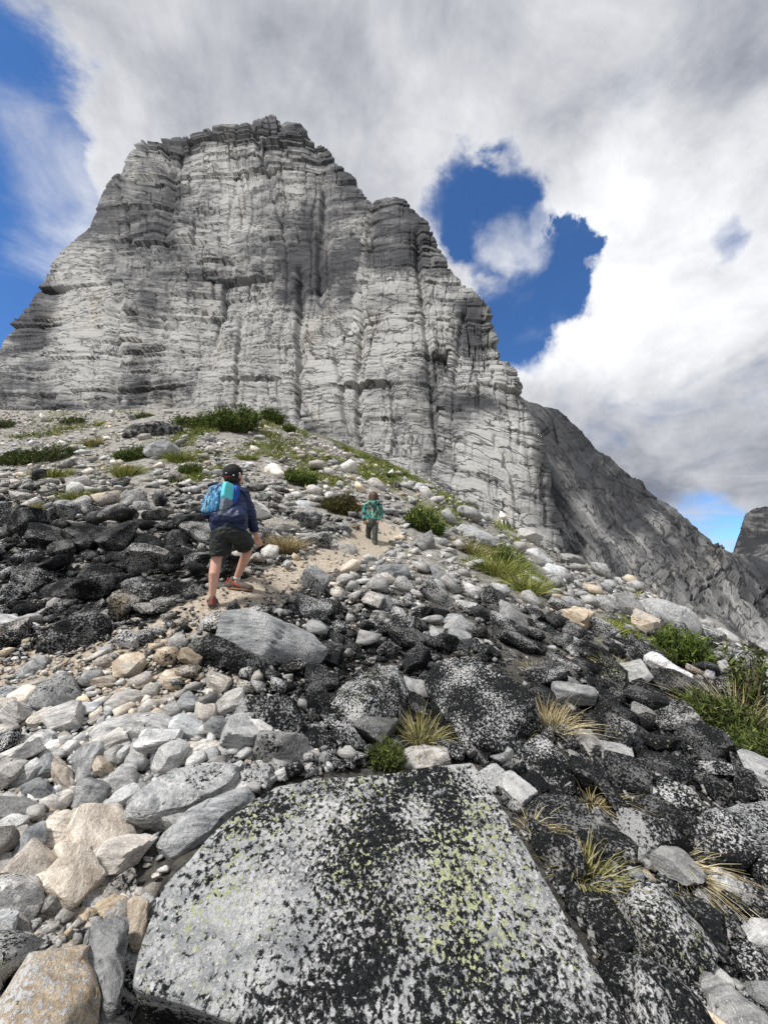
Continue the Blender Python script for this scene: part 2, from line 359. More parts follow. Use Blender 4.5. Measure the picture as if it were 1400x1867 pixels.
def build_ground():
    th = np.concatenate([np.linspace(-180, -62, 24, endpoint=False), np.linspace(-62, 62, 360), np.linspace(62, 180, 25)[1:]])
    rr = np.concatenate([[.15], np.geomspace(.5, 70, 250), np.geomspace(85, 9000, 24)])
    T, Rr = np.meshgrid(np.radians(th), rr, indexing='ij')
    x, y = np.sin(T) * Rr, np.cos(T) * Rr - .2
    h = np.where(Rr < 60, hgt(x, y), rbf(x, y))
    far = sstep(60, 160, Rr); h = h * (1 - far) + far * (-70 + 40 * fbm(x / 900, y / 900, oct=4, seed=9) - sstep(200, 3000, Rr) * 250)
    amp = np.clip(.012 * Rr, .015, .25)
    td = trail_dist(x, y); amp = amp * (.25 + .75 * sstep(.2, 1.0, td))
    h = h + amp * fbm(x / np.clip(.06 * Rr, .15, 2), y / np.clip(.06 * Rr, .15, 2), oct=3, seed=2) * (Rr < 60)
    V = np.stack([x, y, h], -1).reshape(-1, 3)
    me = mesh_np('ground', V, quads=grid_quads(len(th), len(rr))[:, ::-1], smooth=True)
    path = 1 - sstep(.10, .34, td - .04 * np.clip(Rr - 3, 0, 6))
    px, py, d = proj(V); px = px.reshape(x.shape); py = py.reshape(x.shape)
    sandy = np.exp(-((px - 230) / 200) ** 2 - ((py - 1250) / 70) ** 2) * .6 * (Rr < 6) * (y > .5)
    up = sstep(7, 14, Rr) * .25
    zone = np.stack([np.clip(path + sandy + up, 0, 1), grass_zone(x, y, Rr) * sstep(5, 9, Rr), sstep(4, 9, Rr) * .8 + .1, np.ones_like(x)], -1)
    attr(me, 'zone', 'FLOAT_COLOR', zone)
    return obj('ground', me, ground_material(), kind='structure', label='stony soil of the steep talus slope under the rocks', cat='ground')
build_ground()

# ------------------------------------------------------------------ mountain
def blocks(s, v, h, wmul, seed, tilt=.3):
    """ledges and blocks: a stepped relief in [-.5,.5]; s along, v across the strata"""
    k = np.floor(v / h); f = v / h - k; k = k.astype(np.int64)
    wd = h * wmul * (.6 + .9 * hash2(k, k * 0, seed + 3))
    q = s / wd + 7 * hash2(k, k * 0 + 5, seed); j = np.floor(q); g = q - j; j = j.astype(np.int64)
    off = hash2(k, j, seed + 1) - .5
    crack = -.7 * (1 - sstep(0, .05, np.minimum(g, 1 - g))) * (hash2(k, j, seed + 8) > .45)
    seam = -.75 * (1 - sstep(0, .15, f)) * (.35 + .9 * hash2(k, j, seed + 6))
    return off + tilt * (f - .5) * (hash2(k, j, seed + 2) - .2) + crack + seam
def interp_keys(keys, t):
    K = np.array(keys, float); tt = np.linspace(0, 1, len(K)) if K.shape[1] == 2 else K[:, 2]
    return np.interp(t, tt, K[:, 0]), np.interp(t, tt, K[:, 1])

def relief(px, py, D, seed, amps, tilt_fn, groove=1.0, cracks=(), calm=0):
    """carve a rock face given as photo-pixel grid + depth; returns world points and face coordinates"""
    P = ray(px, py) * D[..., None]
    du = np.gradient(P, axis=1); dv = np.gradient(P, axis=0)
    n = np.cross(du, dv); n /= np.linalg.norm(n, axis=-1, keepdims=True) + 1e-9
    n = np.where((n * P).sum(-1, keepdims=True) > 0, -n, n)
    m = D / F                                   # metres per photo pixel
    s, v = px.copy(), py.copy()
    v2 = v + tilt_fn(s, v) + 15 * fbm(s / 200, v / 200, oct=3, seed=seed) + 2 * fbm(s / 34, v / 34, oct=2, seed=seed + 4)
    s2 = s + 10 * fbm(s / 60, v / 60, oct=3, seed=seed + 9)
    rough = np.clip(.75 + 1.0 * fbm(s / 90, v / 130, oct=3, seed=seed + 21), .2, 1.5) * (1 - .62 * np.clip(calm, 0, 1))
    d = 0
    for (h, wm, a, sd) in amps: d = d + a * rough * blocks(s2, v2, h, wm, seed + sd)
    g = fbm(s2 / 55, v / 420, oct=4, seed=seed + 31); d = d + groove * (3.5 * g - 5 * np.exp(-(fbm(s2 / 45, v / 500, oct=3, seed=seed + 40) / .07) ** 2) * np.clip(fbm(s / 200, v / 200, oct=2, seed=seed + 44) + .45, 0, 1))
    d = d + 12 * fbm(s / 110, v / 90, oct=2, seed=seed + 50) + .5 * fbm(s / 7, v / 5, oct=2, seed=seed + 60)
    for (cx0, cy0, cx1, cy1, wd, dep) in cracks:
        t = np.clip((v - cy0) / (cy1 - cy0), 0, 1); xc = cx0 + (cx1 - cx0) * t + 7 * fbm(v / 40, v * 0 + cx0, oct=3, seed=seed + 70)
        inside = sstep(cy0 - 12, cy0 + 12, v) * (1 - sstep(cy1 - 12, cy1 + 12, v))
        d = d - .6 * dep * inside * np.exp(-((s - xc) / wd) ** 2)
    return P + n * (d * m)[..., None], np.stack([s * m.mean() * 1.0, -v2 * m.mean(), d * m * .3], -1), d

PL_N = np.array([-.19, -.932, .309]); PL_N /= np.linalg.norm(PL_N); PL_C = PL_N @ np.array([-8, 43.5, 12.5])
def plane_depth(px, py): return PL_C / (ray(px, py) @ PL_N)

def tower(name, keysL, keysR, nr, nc, seed, push, bulge, tilt_fn, amps, mat, pale, cracks=(), groove=1.0, wrap=26, parent=None, **kw):
    t = np.linspace(0, 1, nr); lx, ly = interp_keys(keysL, t); rx, ry = interp_keys(keysR, t)
    u = np.linspace(0, 1, nc) ** 1.0; u = .5 - .5 * np.cos(np.pi * u) * (.35) + (u - .5) * .65 if False else u
    px = lx[:, None] * (1 - u) + rx[:, None] * u; py = ly[:, None] * (1 - u) + ry[:, None] * u
    D = np.clip(plane_depth(px, py), 20, 175) - push(px, py)
    wpx = (rx - lx)[:, None]; e = 1 - np.sqrt(np.clip(1 - (2 * u - 1) ** 6 * .97, 0, 1))[None, :]
    D = D + bulge * e * np.clip(wpx, 40, 320) / F * D
    top = np.linspace(0, 1, nr)[:, None]; D = D + 6 * (1 - sstep(0, .05, top))
    pl = pale(px, py)
    P, uv, d = relief(px, py, D, seed, amps, tilt_fn, groove, cracks, calm=pl)
    # carry the rock on round the back of both edges and over the top
    def back(e, sgn):
        cols = []
        for i in range(1, 7): cols.append(e + np.array([sgn * -1.2 * i * i * .25, 3.0 * i + 1.2 * i * i, -.3 * i * i]))
        return np.stack(cols, 1)
    L = back(P[:, 0], -1)[:, ::-1]; Rr = back(P[:, -1], 1)
    V = np.concatenate([L, P, Rr], 1)
    ext = lambda A: np.concatenate([np.repeat(A[:, :1], 6, 1), A, np.repeat(A[:, -1:], 6, 1)], 1)
    uv, pl = ext(uv), ext(pl)
    rows = [V[0] + np.array([0, 2.5 * i + i * i, -.5 * i * i]) for i in range(6, 0, -1)]
    V = np.concatenate([np.stack(rows), V], 0); uv = np.concatenate([np.repeat(uv[:1], 6, 0), uv], 0); pl = np.concatenate([np.repeat(pl[:1], 6, 0), pl], 0)
    me = mesh_np(name, V.reshape(-1, 3), quads=grid_quads(*V.shape[:2]))
    attr(me, 'uvm', 'FLOAT_VECTOR', uv.reshape(-1, 3)); attr(me, 'pale', 'FLOAT', pl.ravel())
    return obj(name, me, mat, parent, **kw)

M_CLIFF = cliff_material('banded_cliff', 1, 1, 1, 1.0)
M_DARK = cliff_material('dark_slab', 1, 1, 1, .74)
AMPS = [(64, 1.5, 9, 1), (27, 2.2, 7.5, 2), (12, 3.4, 4.2, 3)]
LA = [(486,198),(450,211),(410,221),(362,231),(312,246),(282,258),(252,271),(236,288),(228,302),(224,330),(212,345),(190,375),(160,416),(128,450),(100,482),(72,520),(52,560),(26,598),(0,640),(-40,700),(-90,770),(-130,860)]
RA = [(496,198),(512,203),(528,209),(552,215),(558,222),(566,229),(569,242),(580,250),(594,258),(606,274),(620,296),(640,326),(660,362),(690,410),(740,480),(790,560),(820,640),(840,700),(850,760),(860,800),(850,860),(840,960)]
paleA = lambda x, y: 1.0 * gauss(x, y, 155, 620, 55, 110) + .55 * gauss(x, y, 400, 640, 110, 110) + .45 * gauss(x, y, 420, 330, 60, 70) + .6 * gauss(x, y, 560, 640, 60, 110) - .5 * gauss(x, y, 640, 330, 60, 90) - .6 * gauss(x, y, 330, 245, 170, 32) - .4 * gauss(x, y, 60, 600, 40, 120) - .55 * gauss(x, y, 575, 460, 60, 70) - .35 * gauss(x, y, 300, 400, 60, 60) - .3 * gauss(x, y, 500, 230, 80, 25)
mountain = tower('mountain', LA, RA, 620, 560, 11, lambda x, y: 5 * gauss(x, y, 330, 560, 160, 260) + 4 * gauss(x, y, 200, 420, 60, 120), .45,
    lambda s, v: .05 * (s - 400) + 10 * np.sin(s / 190), AMPS, M_CLIFF, paleA,
    cracks=[(545, 480, 545, 760, 7, 26), (215, 540, 200, 760, 9, 14), (455, 210, 520, 420, 5, 12), (320, 260, 300, 480, 7, 10), (590, 330, 580, 560, 6, 16), (440, 560, 430, 740, 4, 9)],
    kind='structure', label='towering pale grey banded rock face rising to a blunt summit', cat='mountain')
LB = [(672,364),(668,372),(663,392),(657,430),(652,480),(640,540),(628,600),(560,650),(552,700),(548,740),(545,790),(548,850),(552,900)]
RB = [(684,360),(702,360),(738,368),(752,382),(778,402),(797,432),(812,462),(826,496),(846,516),(870,560),(880,640),(890,760),(900,960)]
paleB = lambda x, y: .8 * gauss(x, y, 600, 660, 50, 110) + .6 * gauss(x, y, 740, 600, 80, 100) - .6 * gauss(x, y, 740, 430, 60, 60) + .3 * gauss(x, y, 700, 800, 120, 80) - .45 * gauss(x, y, 790, 680, 50, 40)
tower('buttress', LB, RB, 420, 260, 23, lambda x, y: 5.0 + 0 * x, .40, lambda s, v: .06 * (s - 700) + 12 * np.sin(s / 80), AMPS, M_CLIFF, paleB,
    cracks=[(650, 520, 655, 830, 6, 18), (600, 580, 640, 800, 5, 14), (760, 420, 800, 860, 6, 18), (700, 640, 720, 800, 4, 10)], parent=mountain, label='middle buttress of pale layered rock')
LC = [(848,519),(835,524),(822,545),(815,600),(812,660),(800,720),(792,790),(788,850),(790,910),(800,1000)]
RC = [(862,526),(878,545),(893,570),(908,612),(930,656),(948,690),(960,740),(985,800),(1008,868),(1022,930),(1030,985)]
RC = [(862,526),(886,552),(900,592),(914,626),(936,664),(950,700),(962,745),(990,815),(1026,990),(1036,1080)]
paleC = lambda x, y: 1.0 * gauss(x, y, 900, 830, 60, 90) + .5 * gauss(x, y, 880, 680, 50, 30) - .8 * gauss(x, y, 860, 600, 40, 60) - .5 * gauss(x, y, 880, 735, 70, 18)
tower('buttress', LC, RC, 380, 180, 37, lambda x, y: 9.0 + 0 * x, .42, lambda s, v: -.10 * (s - 850) * sstep(560, 760, v) - .22 * (s - 850) * sstep(740, 880, v), AMPS, M_CLIFF, paleC,
    cracks=[(905, 800, 960, 960, 5, 12), (850, 560, 820, 700, 5, 14), (985, 860, 1000, 960, 5, 12)], parent=mountain, label='right-hand buttress with dark upper bands and pale slabs below')

# the dark shoulder running down to the right, and its slabs
SK = np.array([(930,700),(958,728),(985,739),(1015,746),(1042,766),(1072,800),(1102,830),(1142,856),(1174,874),(1183,888),(1222,921),(1262,961),(1300,996),(1332,1008),(1370,1012),(1420,1022),(1520,1075),(1600,1120)], float)
SB = np.array([(930,1010),(1000,1060),(1080,1110),(1160,1170),(1250,1215),(1340,1245),(1420,1290),(1600,1420)], float)
_c = np.array([(930,990,36),(1000,1050,29),(1080,1100,22),(1160,1165,17.5),(1250,1200,15),(1340,1240,13.5),(1420,1280,12.5),(1600,1400,11),(958,728,78),(1042,766,80),(1142,856,78),(1262,961,74),(1340,1008,74),(1420,1022,78),(1600,1120,60),(1150,1000,38),(1300,1100,28),(1050,900,48),(1400,1130,26)], float)
_q = _c[:, :2] / 100; _Kk = np.sqrt(((_q[:, None] - _q[None]) ** 2).sum(-1) + .3); _ww = np.linalg.solve(_Kk, np.log(_c[:, 2]) - 3.4)
def shoulder():
    nr, nc = 340, 380
    x0 = np.linspace(930, 1600, nc); t = np.linspace(0, 1, nr)[:, None]
    sy = np.interp(x0, SK[:, 0], SK[:, 1]); by = np.interp(x0, SB[:, 0], SB[:, 1]) + 30
    px = np.repeat(x0[None], nr, 0); py = sy + (by - sy) * t
    q = np.stack([px, py], -1) / 100
    lg = sum(_ww[i] * np.sqrt(((q - _q[i]) ** 2).sum(-1) + .3) for i in range(len(_q))) + 3.4
    D = np.exp(lg); D = D * (1 + .12 * (1 - sstep(0, .10, t)) ** 2)
    # strata and joints run down to the right
    a = R(52); s = px * math.cos(a) + py * math.sin(a); v = -px * math.sin(a) + py * math.cos(a)
    P = ray(px, py) * D[..., None]
    n = np.cross(np.gradient(P, axis=1), np.gradient(P, axis=0)); n /= np.linalg.norm(n, axis=-1, keepdims=True) + 1e-9
    n = np.where((n * P).sum(-1, keepdims=True) > 0, -n, n)
    v2 = v + 10 * fbm(s / 160, v / 60, oct=3, seed=3); s2 = s + 14 * fbm(s / 80, v / 50, oct=2, seed=4)
    low_ = sstep(900, 1060, py)
    d = (.28 + .5 * low_) * (12 * blocks(s2, v2, 46, 3.5, 51, .6) + 7 * blocks(s2, v2, 19, 4.0, 52, .5))
    # small ledges nearly level
    vh = py - .25 * px + 8 * fbm(px / 60, py / 60, oct=3, seed=6); low = .2 + .6 * sstep(940, 1100, py)
    d = d + low * (7 * blocks(px, vh, 24, 3.0, 53, .6) + 4 * blocks(px, vh, 10, 3.5, 54, .5)) + 9 * fbm(px / 90, py / 70, oct=3, seed=8) + .7 * fbm(px / 6, py / 5, oct=2, seed=9)
    for (xa, ya, xb, yb, wd, dep) in [(1210,980,1330,1190,4,16),(1265,985,1400,1160,4,18),(1120,930,1260,1120,3.5,10),(1010,770,1075,900,5,10),(1330,1040,1440,1180,4,14),(1080,860,1180,980,3,9),(1150,900,1240,1010,3,12),(1180,1010,1290,1160,3.5,14),(1290,1020,1370,1140,3,14),(1240,960,1290,1040,3,12),(1360,1060,1460,1200,4,16)]:
        L = math.hypot(xb - xa, yb - ya); tx, ty = (xb - xa) / L, (yb - ya) / L
        al = (px - xa) * tx + (py - ya) * ty; ac = -(px - xa) * ty + (py - ya) * tx + 5 * fbm(al / 40, al * 0 + xa, oct=2, seed=12)
        d = d - dep * np.exp(-(ac / wd) ** 2) * sstep(-15, 15, al) * (1 - sstep(L - 15, L + 15, al))
    m = D / F; V = P + n * (d * m)[..., None]
    rows = [V[0] + np.array([.5 * i, 5 * i + 2.0 * i * i, -1.2 * i * i]) for i in range(7, 0, -1)]
    V = np.concatenate([np.stack(rows), V], 0)
    uv = np.stack([s2 * .06, -v2 * .06 * 1.4, d * .01], -1); uv = np.concatenate([np.repeat(uv[:1], 7, 0), uv], 0)
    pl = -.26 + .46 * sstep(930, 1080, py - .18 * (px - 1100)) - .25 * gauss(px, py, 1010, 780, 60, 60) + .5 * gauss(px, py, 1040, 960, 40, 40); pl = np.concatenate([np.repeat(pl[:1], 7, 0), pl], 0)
    me = mesh_np('mountain_shoulder', V.reshape(-1, 3), quads=grid_quads(*V.shape[:2]))
    attr(me, 'uvm', 'FLOAT_VECTOR', uv.reshape(-1, 3)); attr(me, 'pale', 'FLOAT', pl.ravel())
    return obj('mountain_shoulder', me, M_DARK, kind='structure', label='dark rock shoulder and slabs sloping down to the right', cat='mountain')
shoulder()

def far_peak():
    keysL = [(1392,924),(1378,928),(1370,934),(1360,946),(1352,960),(1344,978),(1340,992),(1334,1004),(1320,1016),(1300,1040)]
    nr, nc = 120, 130; t = np.linspace(0, 1, nr); lx, ly = interp_keys(keysL, t)
    rx = np.linspace(1410, 1760, nr); u = np.linspace(0, 1, nc)
    px = lx[:, None] * (1 - u) + rx[:, None] * u; py = np.repeat(ly[:, None], nc, 1) + 60 * u * u * (t[:, None])
    D = 620 + 120 * (1 - np.sqrt(1 - (2 * u[None] - 1) ** 2 * .97)) + 260 * (1 - t[:, None]) + 0 * px
    P, uv, d = relief(px, py, D, 77, [(14, 3, 5, 1), (6, 4, 3, 2)], lambda s, v: 0 * s, .35)
    rows = [P[0] + np.array([0, 20 * i, -4 * i * i]) for i in range(5, 0, -1)]; V = np.concatenate([np.stack(rows), P], 0)
    uv = np.concatenate([np.repeat(uv[:1], 5, 0), uv], 0)
    me = mesh_np('far_peak', V.reshape(-1, 3), quads=grid_quads(*V.shape[:2]))
    attr(me, 'uvm', 'FLOAT_VECTOR', uv.reshape(-1, 3) * .35); attr(me, 'pale', 'FLOAT', np.full(len(V.reshape(-1, 3)), -.2))
    m = cliff_material('far_rock', 1, 1, 1, .5)
    obj('far_peak', me, m, kind='structure', label='small dark rock dome far off at the right edge', cat='mountain')
far_peak()
# plants, placed by where they stand in the photograph: label, x, y of the foot, width, height in photo pixels, leaf, count, lean
SHRUBS = [
 ('tall bushy krummholz conifer on the skyline of the slope', 428, 784, 62, 54, 'conifer_needles', 420, 1.2),
 ('low spreading dark mat left of the tall skyline conifer', 362, 774, 100, 26, 'conifer_needles', 380, .7),
 ('small dark round conifer right of the tall skyline conifer', 497, 770, 40, 32, 'conifer_needles', 240, 1.0),
 ('tiny dark shrub on the skyline right of the round conifer', 527, 787, 20, 20, 'conifer_needles', 120, 1.0),
 ('small dark shrub left of the spreading skyline mat', 262, 762, 34, 15, 'conifer_needles', 150, .8),
 ('little green shrub high on the left slope', 133, 771, 44, 15, 'mat_shrub_leaves', 160, .7),
 ('small green shrub at the far left edge high on the slope', 2, 780, 36, 20, 'mat_shrub_leaves', 150, .8),
 ('broad flat green mat shrub at the left', 64, 838, 138, 30, 'mat_shrub_leaves', 620, .5),
 ('dark round bush beside the pale outcrop hump', 240, 838, 54, 32, 'conifer_needles', 320, 1.1),
 ('spiky olive shrub above the walking boy at left', 347, 862, 48, 22, 'conifer_needles', 220, .9),
 ('dark green bush on the slope right of the boy head', 550, 881, 60, 33, 'conifer_needles', 340, 1.0),
 ('brownish low heather clump left of the far child', 618, 932, 74, 36, 'heather_leaves', 340, .8),
 ('large dark green bush right of the far child', 774, 968, 72, 50, 'conifer_needles', 440, 1.2),
 ('small upright shrub in the grass below the grey boulder', 924, 1036, 44, 46, 'conifer_needles', 260, 1.2),
 ('round bright green conifer shrub at the foot of the right slabs', 1252, 1214, 84, 62, 'conifer_needles', 460, 1.3),
 ('low light green shrub left of the round slab-foot conifer', 1196, 1196, 60, 26, 'mat_shrub_leaves', 240, .8),
 ('tiny shrub on the slope under the cliff foot', 712, 872, 18, 14, 'conifer_needles', 110, 1.0),
 ('tiny dark shrub nearest the cliff foot at centre', 736, 868, 14, 13, 'conifer_needles', 100, 1.0),
 ('mossy dark green cushion in the hollow behind the huge slab', 700, 1396, 70, 44, 'mat_shrub_leaves', 380, .8),
 ('dark feathery branch clump at the right edge under dry stalks', 1330, 1330, 150, 62, 'mat_shrub_leaves', 560, .8),
 ('yellow-green leafy clump at the right edge above the rubble', 1395, 1395, 90, 66, 'mat_shrub_leaves', 380, .9),
 ('tall thin feathery sprig at the right edge', 1372, 1310, 36, 150, 'mat_shrub_leaves', 60, 2.4),
]
TUFTS = [
 ('green and straw grass tuft in front of the white-fronted boulder', 768, 1356, 90, 74, 'half_dry_grass', 260, (0, 0, 0), 0),
 ('straw-coloured dry grass clump on the rubble right of centre', 1003, 1332, 90, 76, 'dry_grass', 340, (.1, 0, 0), 0),
 ('dry grass fringe hanging beside the peaked boulder', 1082, 1470, 56, 70, 'dry_grass', 150, (.2, -.3, -.5), 0),
 ('wide straggling dry grass clump right of the huge slab', 1072, 1615, 110, 95, 'half_dry_grass', 300, (.15, -.2, -.1), 0),
 ('dry grass tuft hanging over the long sloping boulder', 1245, 1590, 60, 85, 'dry_grass', 220, (.2, -.4, -.5), 0),
 ('thin dry grass at the right edge of the huge slab', 968, 1520, 40, 70, 'dry_grass', 110, (.2, -.2, -.3), 0),
 ('round dry grass cushion beside the trail right of the boy hand', 522, 1004, 62, 34, 'dry_grass', 420, (0, 0, 0), 0),
 ('bright grass tuft left below the dark round bush', 232, 868, 54, 32, 'slope_grass', 260, (0, 0, 0), 0),
 ('green grass tuft above the dark rubble at left', 142, 916, 46, 30, 'slope_grass', 260, (0, 0, 0), 0),
 ('thin green grass strip below the flat mat shrub', 96, 868, 88, 20, 'slope_grass', 260, (0, 0, 0), 0),
 ('yellowish grass patch at the left edge of the dark rubble', 62, 930, 50, 16, 'half_dry_grass', 180, (0, 0, 0), 0),
 ('yellow-green grass patch right of the pale outcrop hump', 328, 840, 54, 22, 'slope_grass', 240, (0, 0, 0), 0),
 ('small green grass patch on the slope above the boy head', 450, 838, 44, 16, 'slope_grass', 200, (0, 0, 0), 0),
 ('yellowish grass tuft high on the left slope', 170, 812, 36, 18, 'half_dry_grass', 180, (0, 0, 0), 0),
 ('yellow grass tuft below the white lens slab on the right', 1120, 1226, 50, 44, 'half_dry_grass', 240, (.1, 0, 0), 0),
 ('long green grass bank below the smooth slope boulder', 905, 1050, 90, 50, 'slope_grass', 420, (0, 0, 0), 0),
 ('green grass patch near the lower end of the slope bank', 962, 1082, 70, 44, 'slope_grass', 320, (0, 0, 0), 0),
 ('green grass patch beside the big squared block', 1110, 1150, 70, 36, 'slope_grass', 280, (0, 0, 0), 0),
 ('reddish straw grass beside the smooth slope boulder', 860, 1010, 60, 34, 'half_dry_grass', 260, (0, 0, 0), 0),
 ('tan dry grass patch at the foot of the dark cliff', 1034, 990, 26, 16, 'dry_grass', 160, (0, 0, 0), 0),
 ('tall bleached dry stalks at the right edge', 1345, 1330, 170, 110, 'dry_grass', 300, (-.1, 0, 0), 0),
 ('small dry grass wisps near the black knobbly block', 975, 1230, 36, 40, 'dry_grass', 90, (0, 0, 0), 0),
]
# ------------------------------------------------------------------ stones
_ico = {}
def ico(sub):
    if sub not in _ico:
        bm = bmesh.new(); bmesh.ops.create_icosphere(bm, subdivisions=sub, radius=1)
        bm.verts.ensure_lookup_table()
        _ico[sub] = (np.array([v.co[:] for v in bm.verts]), np.array([[v.index for v in f.verts] for f in bm.faces])); bm.free()
    return _ico[sub]
def stone_shape(sub, rs, sharp=16, nplanes=15, rough=.05):
    """an angular broken stone about one unit in radius, before stretching"""
    U, T = ico(sub)
    n = rs.normal(size=(nplanes, 3)); n /= np.linalg.norm(n, axis=1, keepdims=True)
    n = np.concatenate([n, np.eye(3), -np.eye(3)]); d = rs.uniform(.5, 1.0, len(n))
    q = np.clip(U @ n.T, 0, None) / d
    r = (q ** sharp).sum(1) ** (-1 / sharp)
    V = U * np.clip(r, .4, 2.2)[:, None]; V = V / np.percentile(np.linalg.norm(V, axis=1), 85)
    o = rs.uniform(0, 50, 3)
    V = V * (1 + rough * fbm(U[:, 0] * 1.6 + o[0], U[:, 1] * 1.6 + o[1], U[:, 2] * 1.6 + o[2], oct=4))[:, None]
    return V, T
def rot_from(nrm, yaw):
    z = nrm / np.linalg.norm(nrm); a = np.array([math.cos(yaw), math.sin(yaw), 0.0]); x = a - z * (a @ z); x /= np.linalg.norm(x)
    return np.stack([x, np.cross(z, x), z], 1)       # columns are the stone's own axes

def lichen_at(px, py):
    l = .46 + .62 * gauss(px, py, 170, 1030, 290, 125) + .52 * gauss(px, py, 950, 1330, 430, 200) + .35 * gauss(px, py, 640, 1270, 190, 90) + .46 * gauss(px, py, 1250, 1650, 280, 320) + .3 * gauss(px, py, 520, 1190, 160, 50) + .25 * gauss(px, py, 1000, 1140, 200, 40)
    l = l - .50 * gauss(px, py, 200, 1380, 300, 170) - .36 * gauss(px, py, 730, 1040, 230, 55) - .20 * sstep(910, 840, py) - .35 * gauss(px, py, 80, 1600, 180, 160) - .3 * gauss(px, py, 1080, 1090, 120, 60)
    return np.clip(l, .02, 1)
def warm_at(px, py):
    return np.clip(.10 + .45 * gauss(px, py, 260, 1220, 240, 90) + .4 * gauss(px, py, 560, 1050, 160, 50) + .25 * gauss(px, py, 100, 1600, 200, 200) + .14 * sstep(960, 860, py), 0, 1)

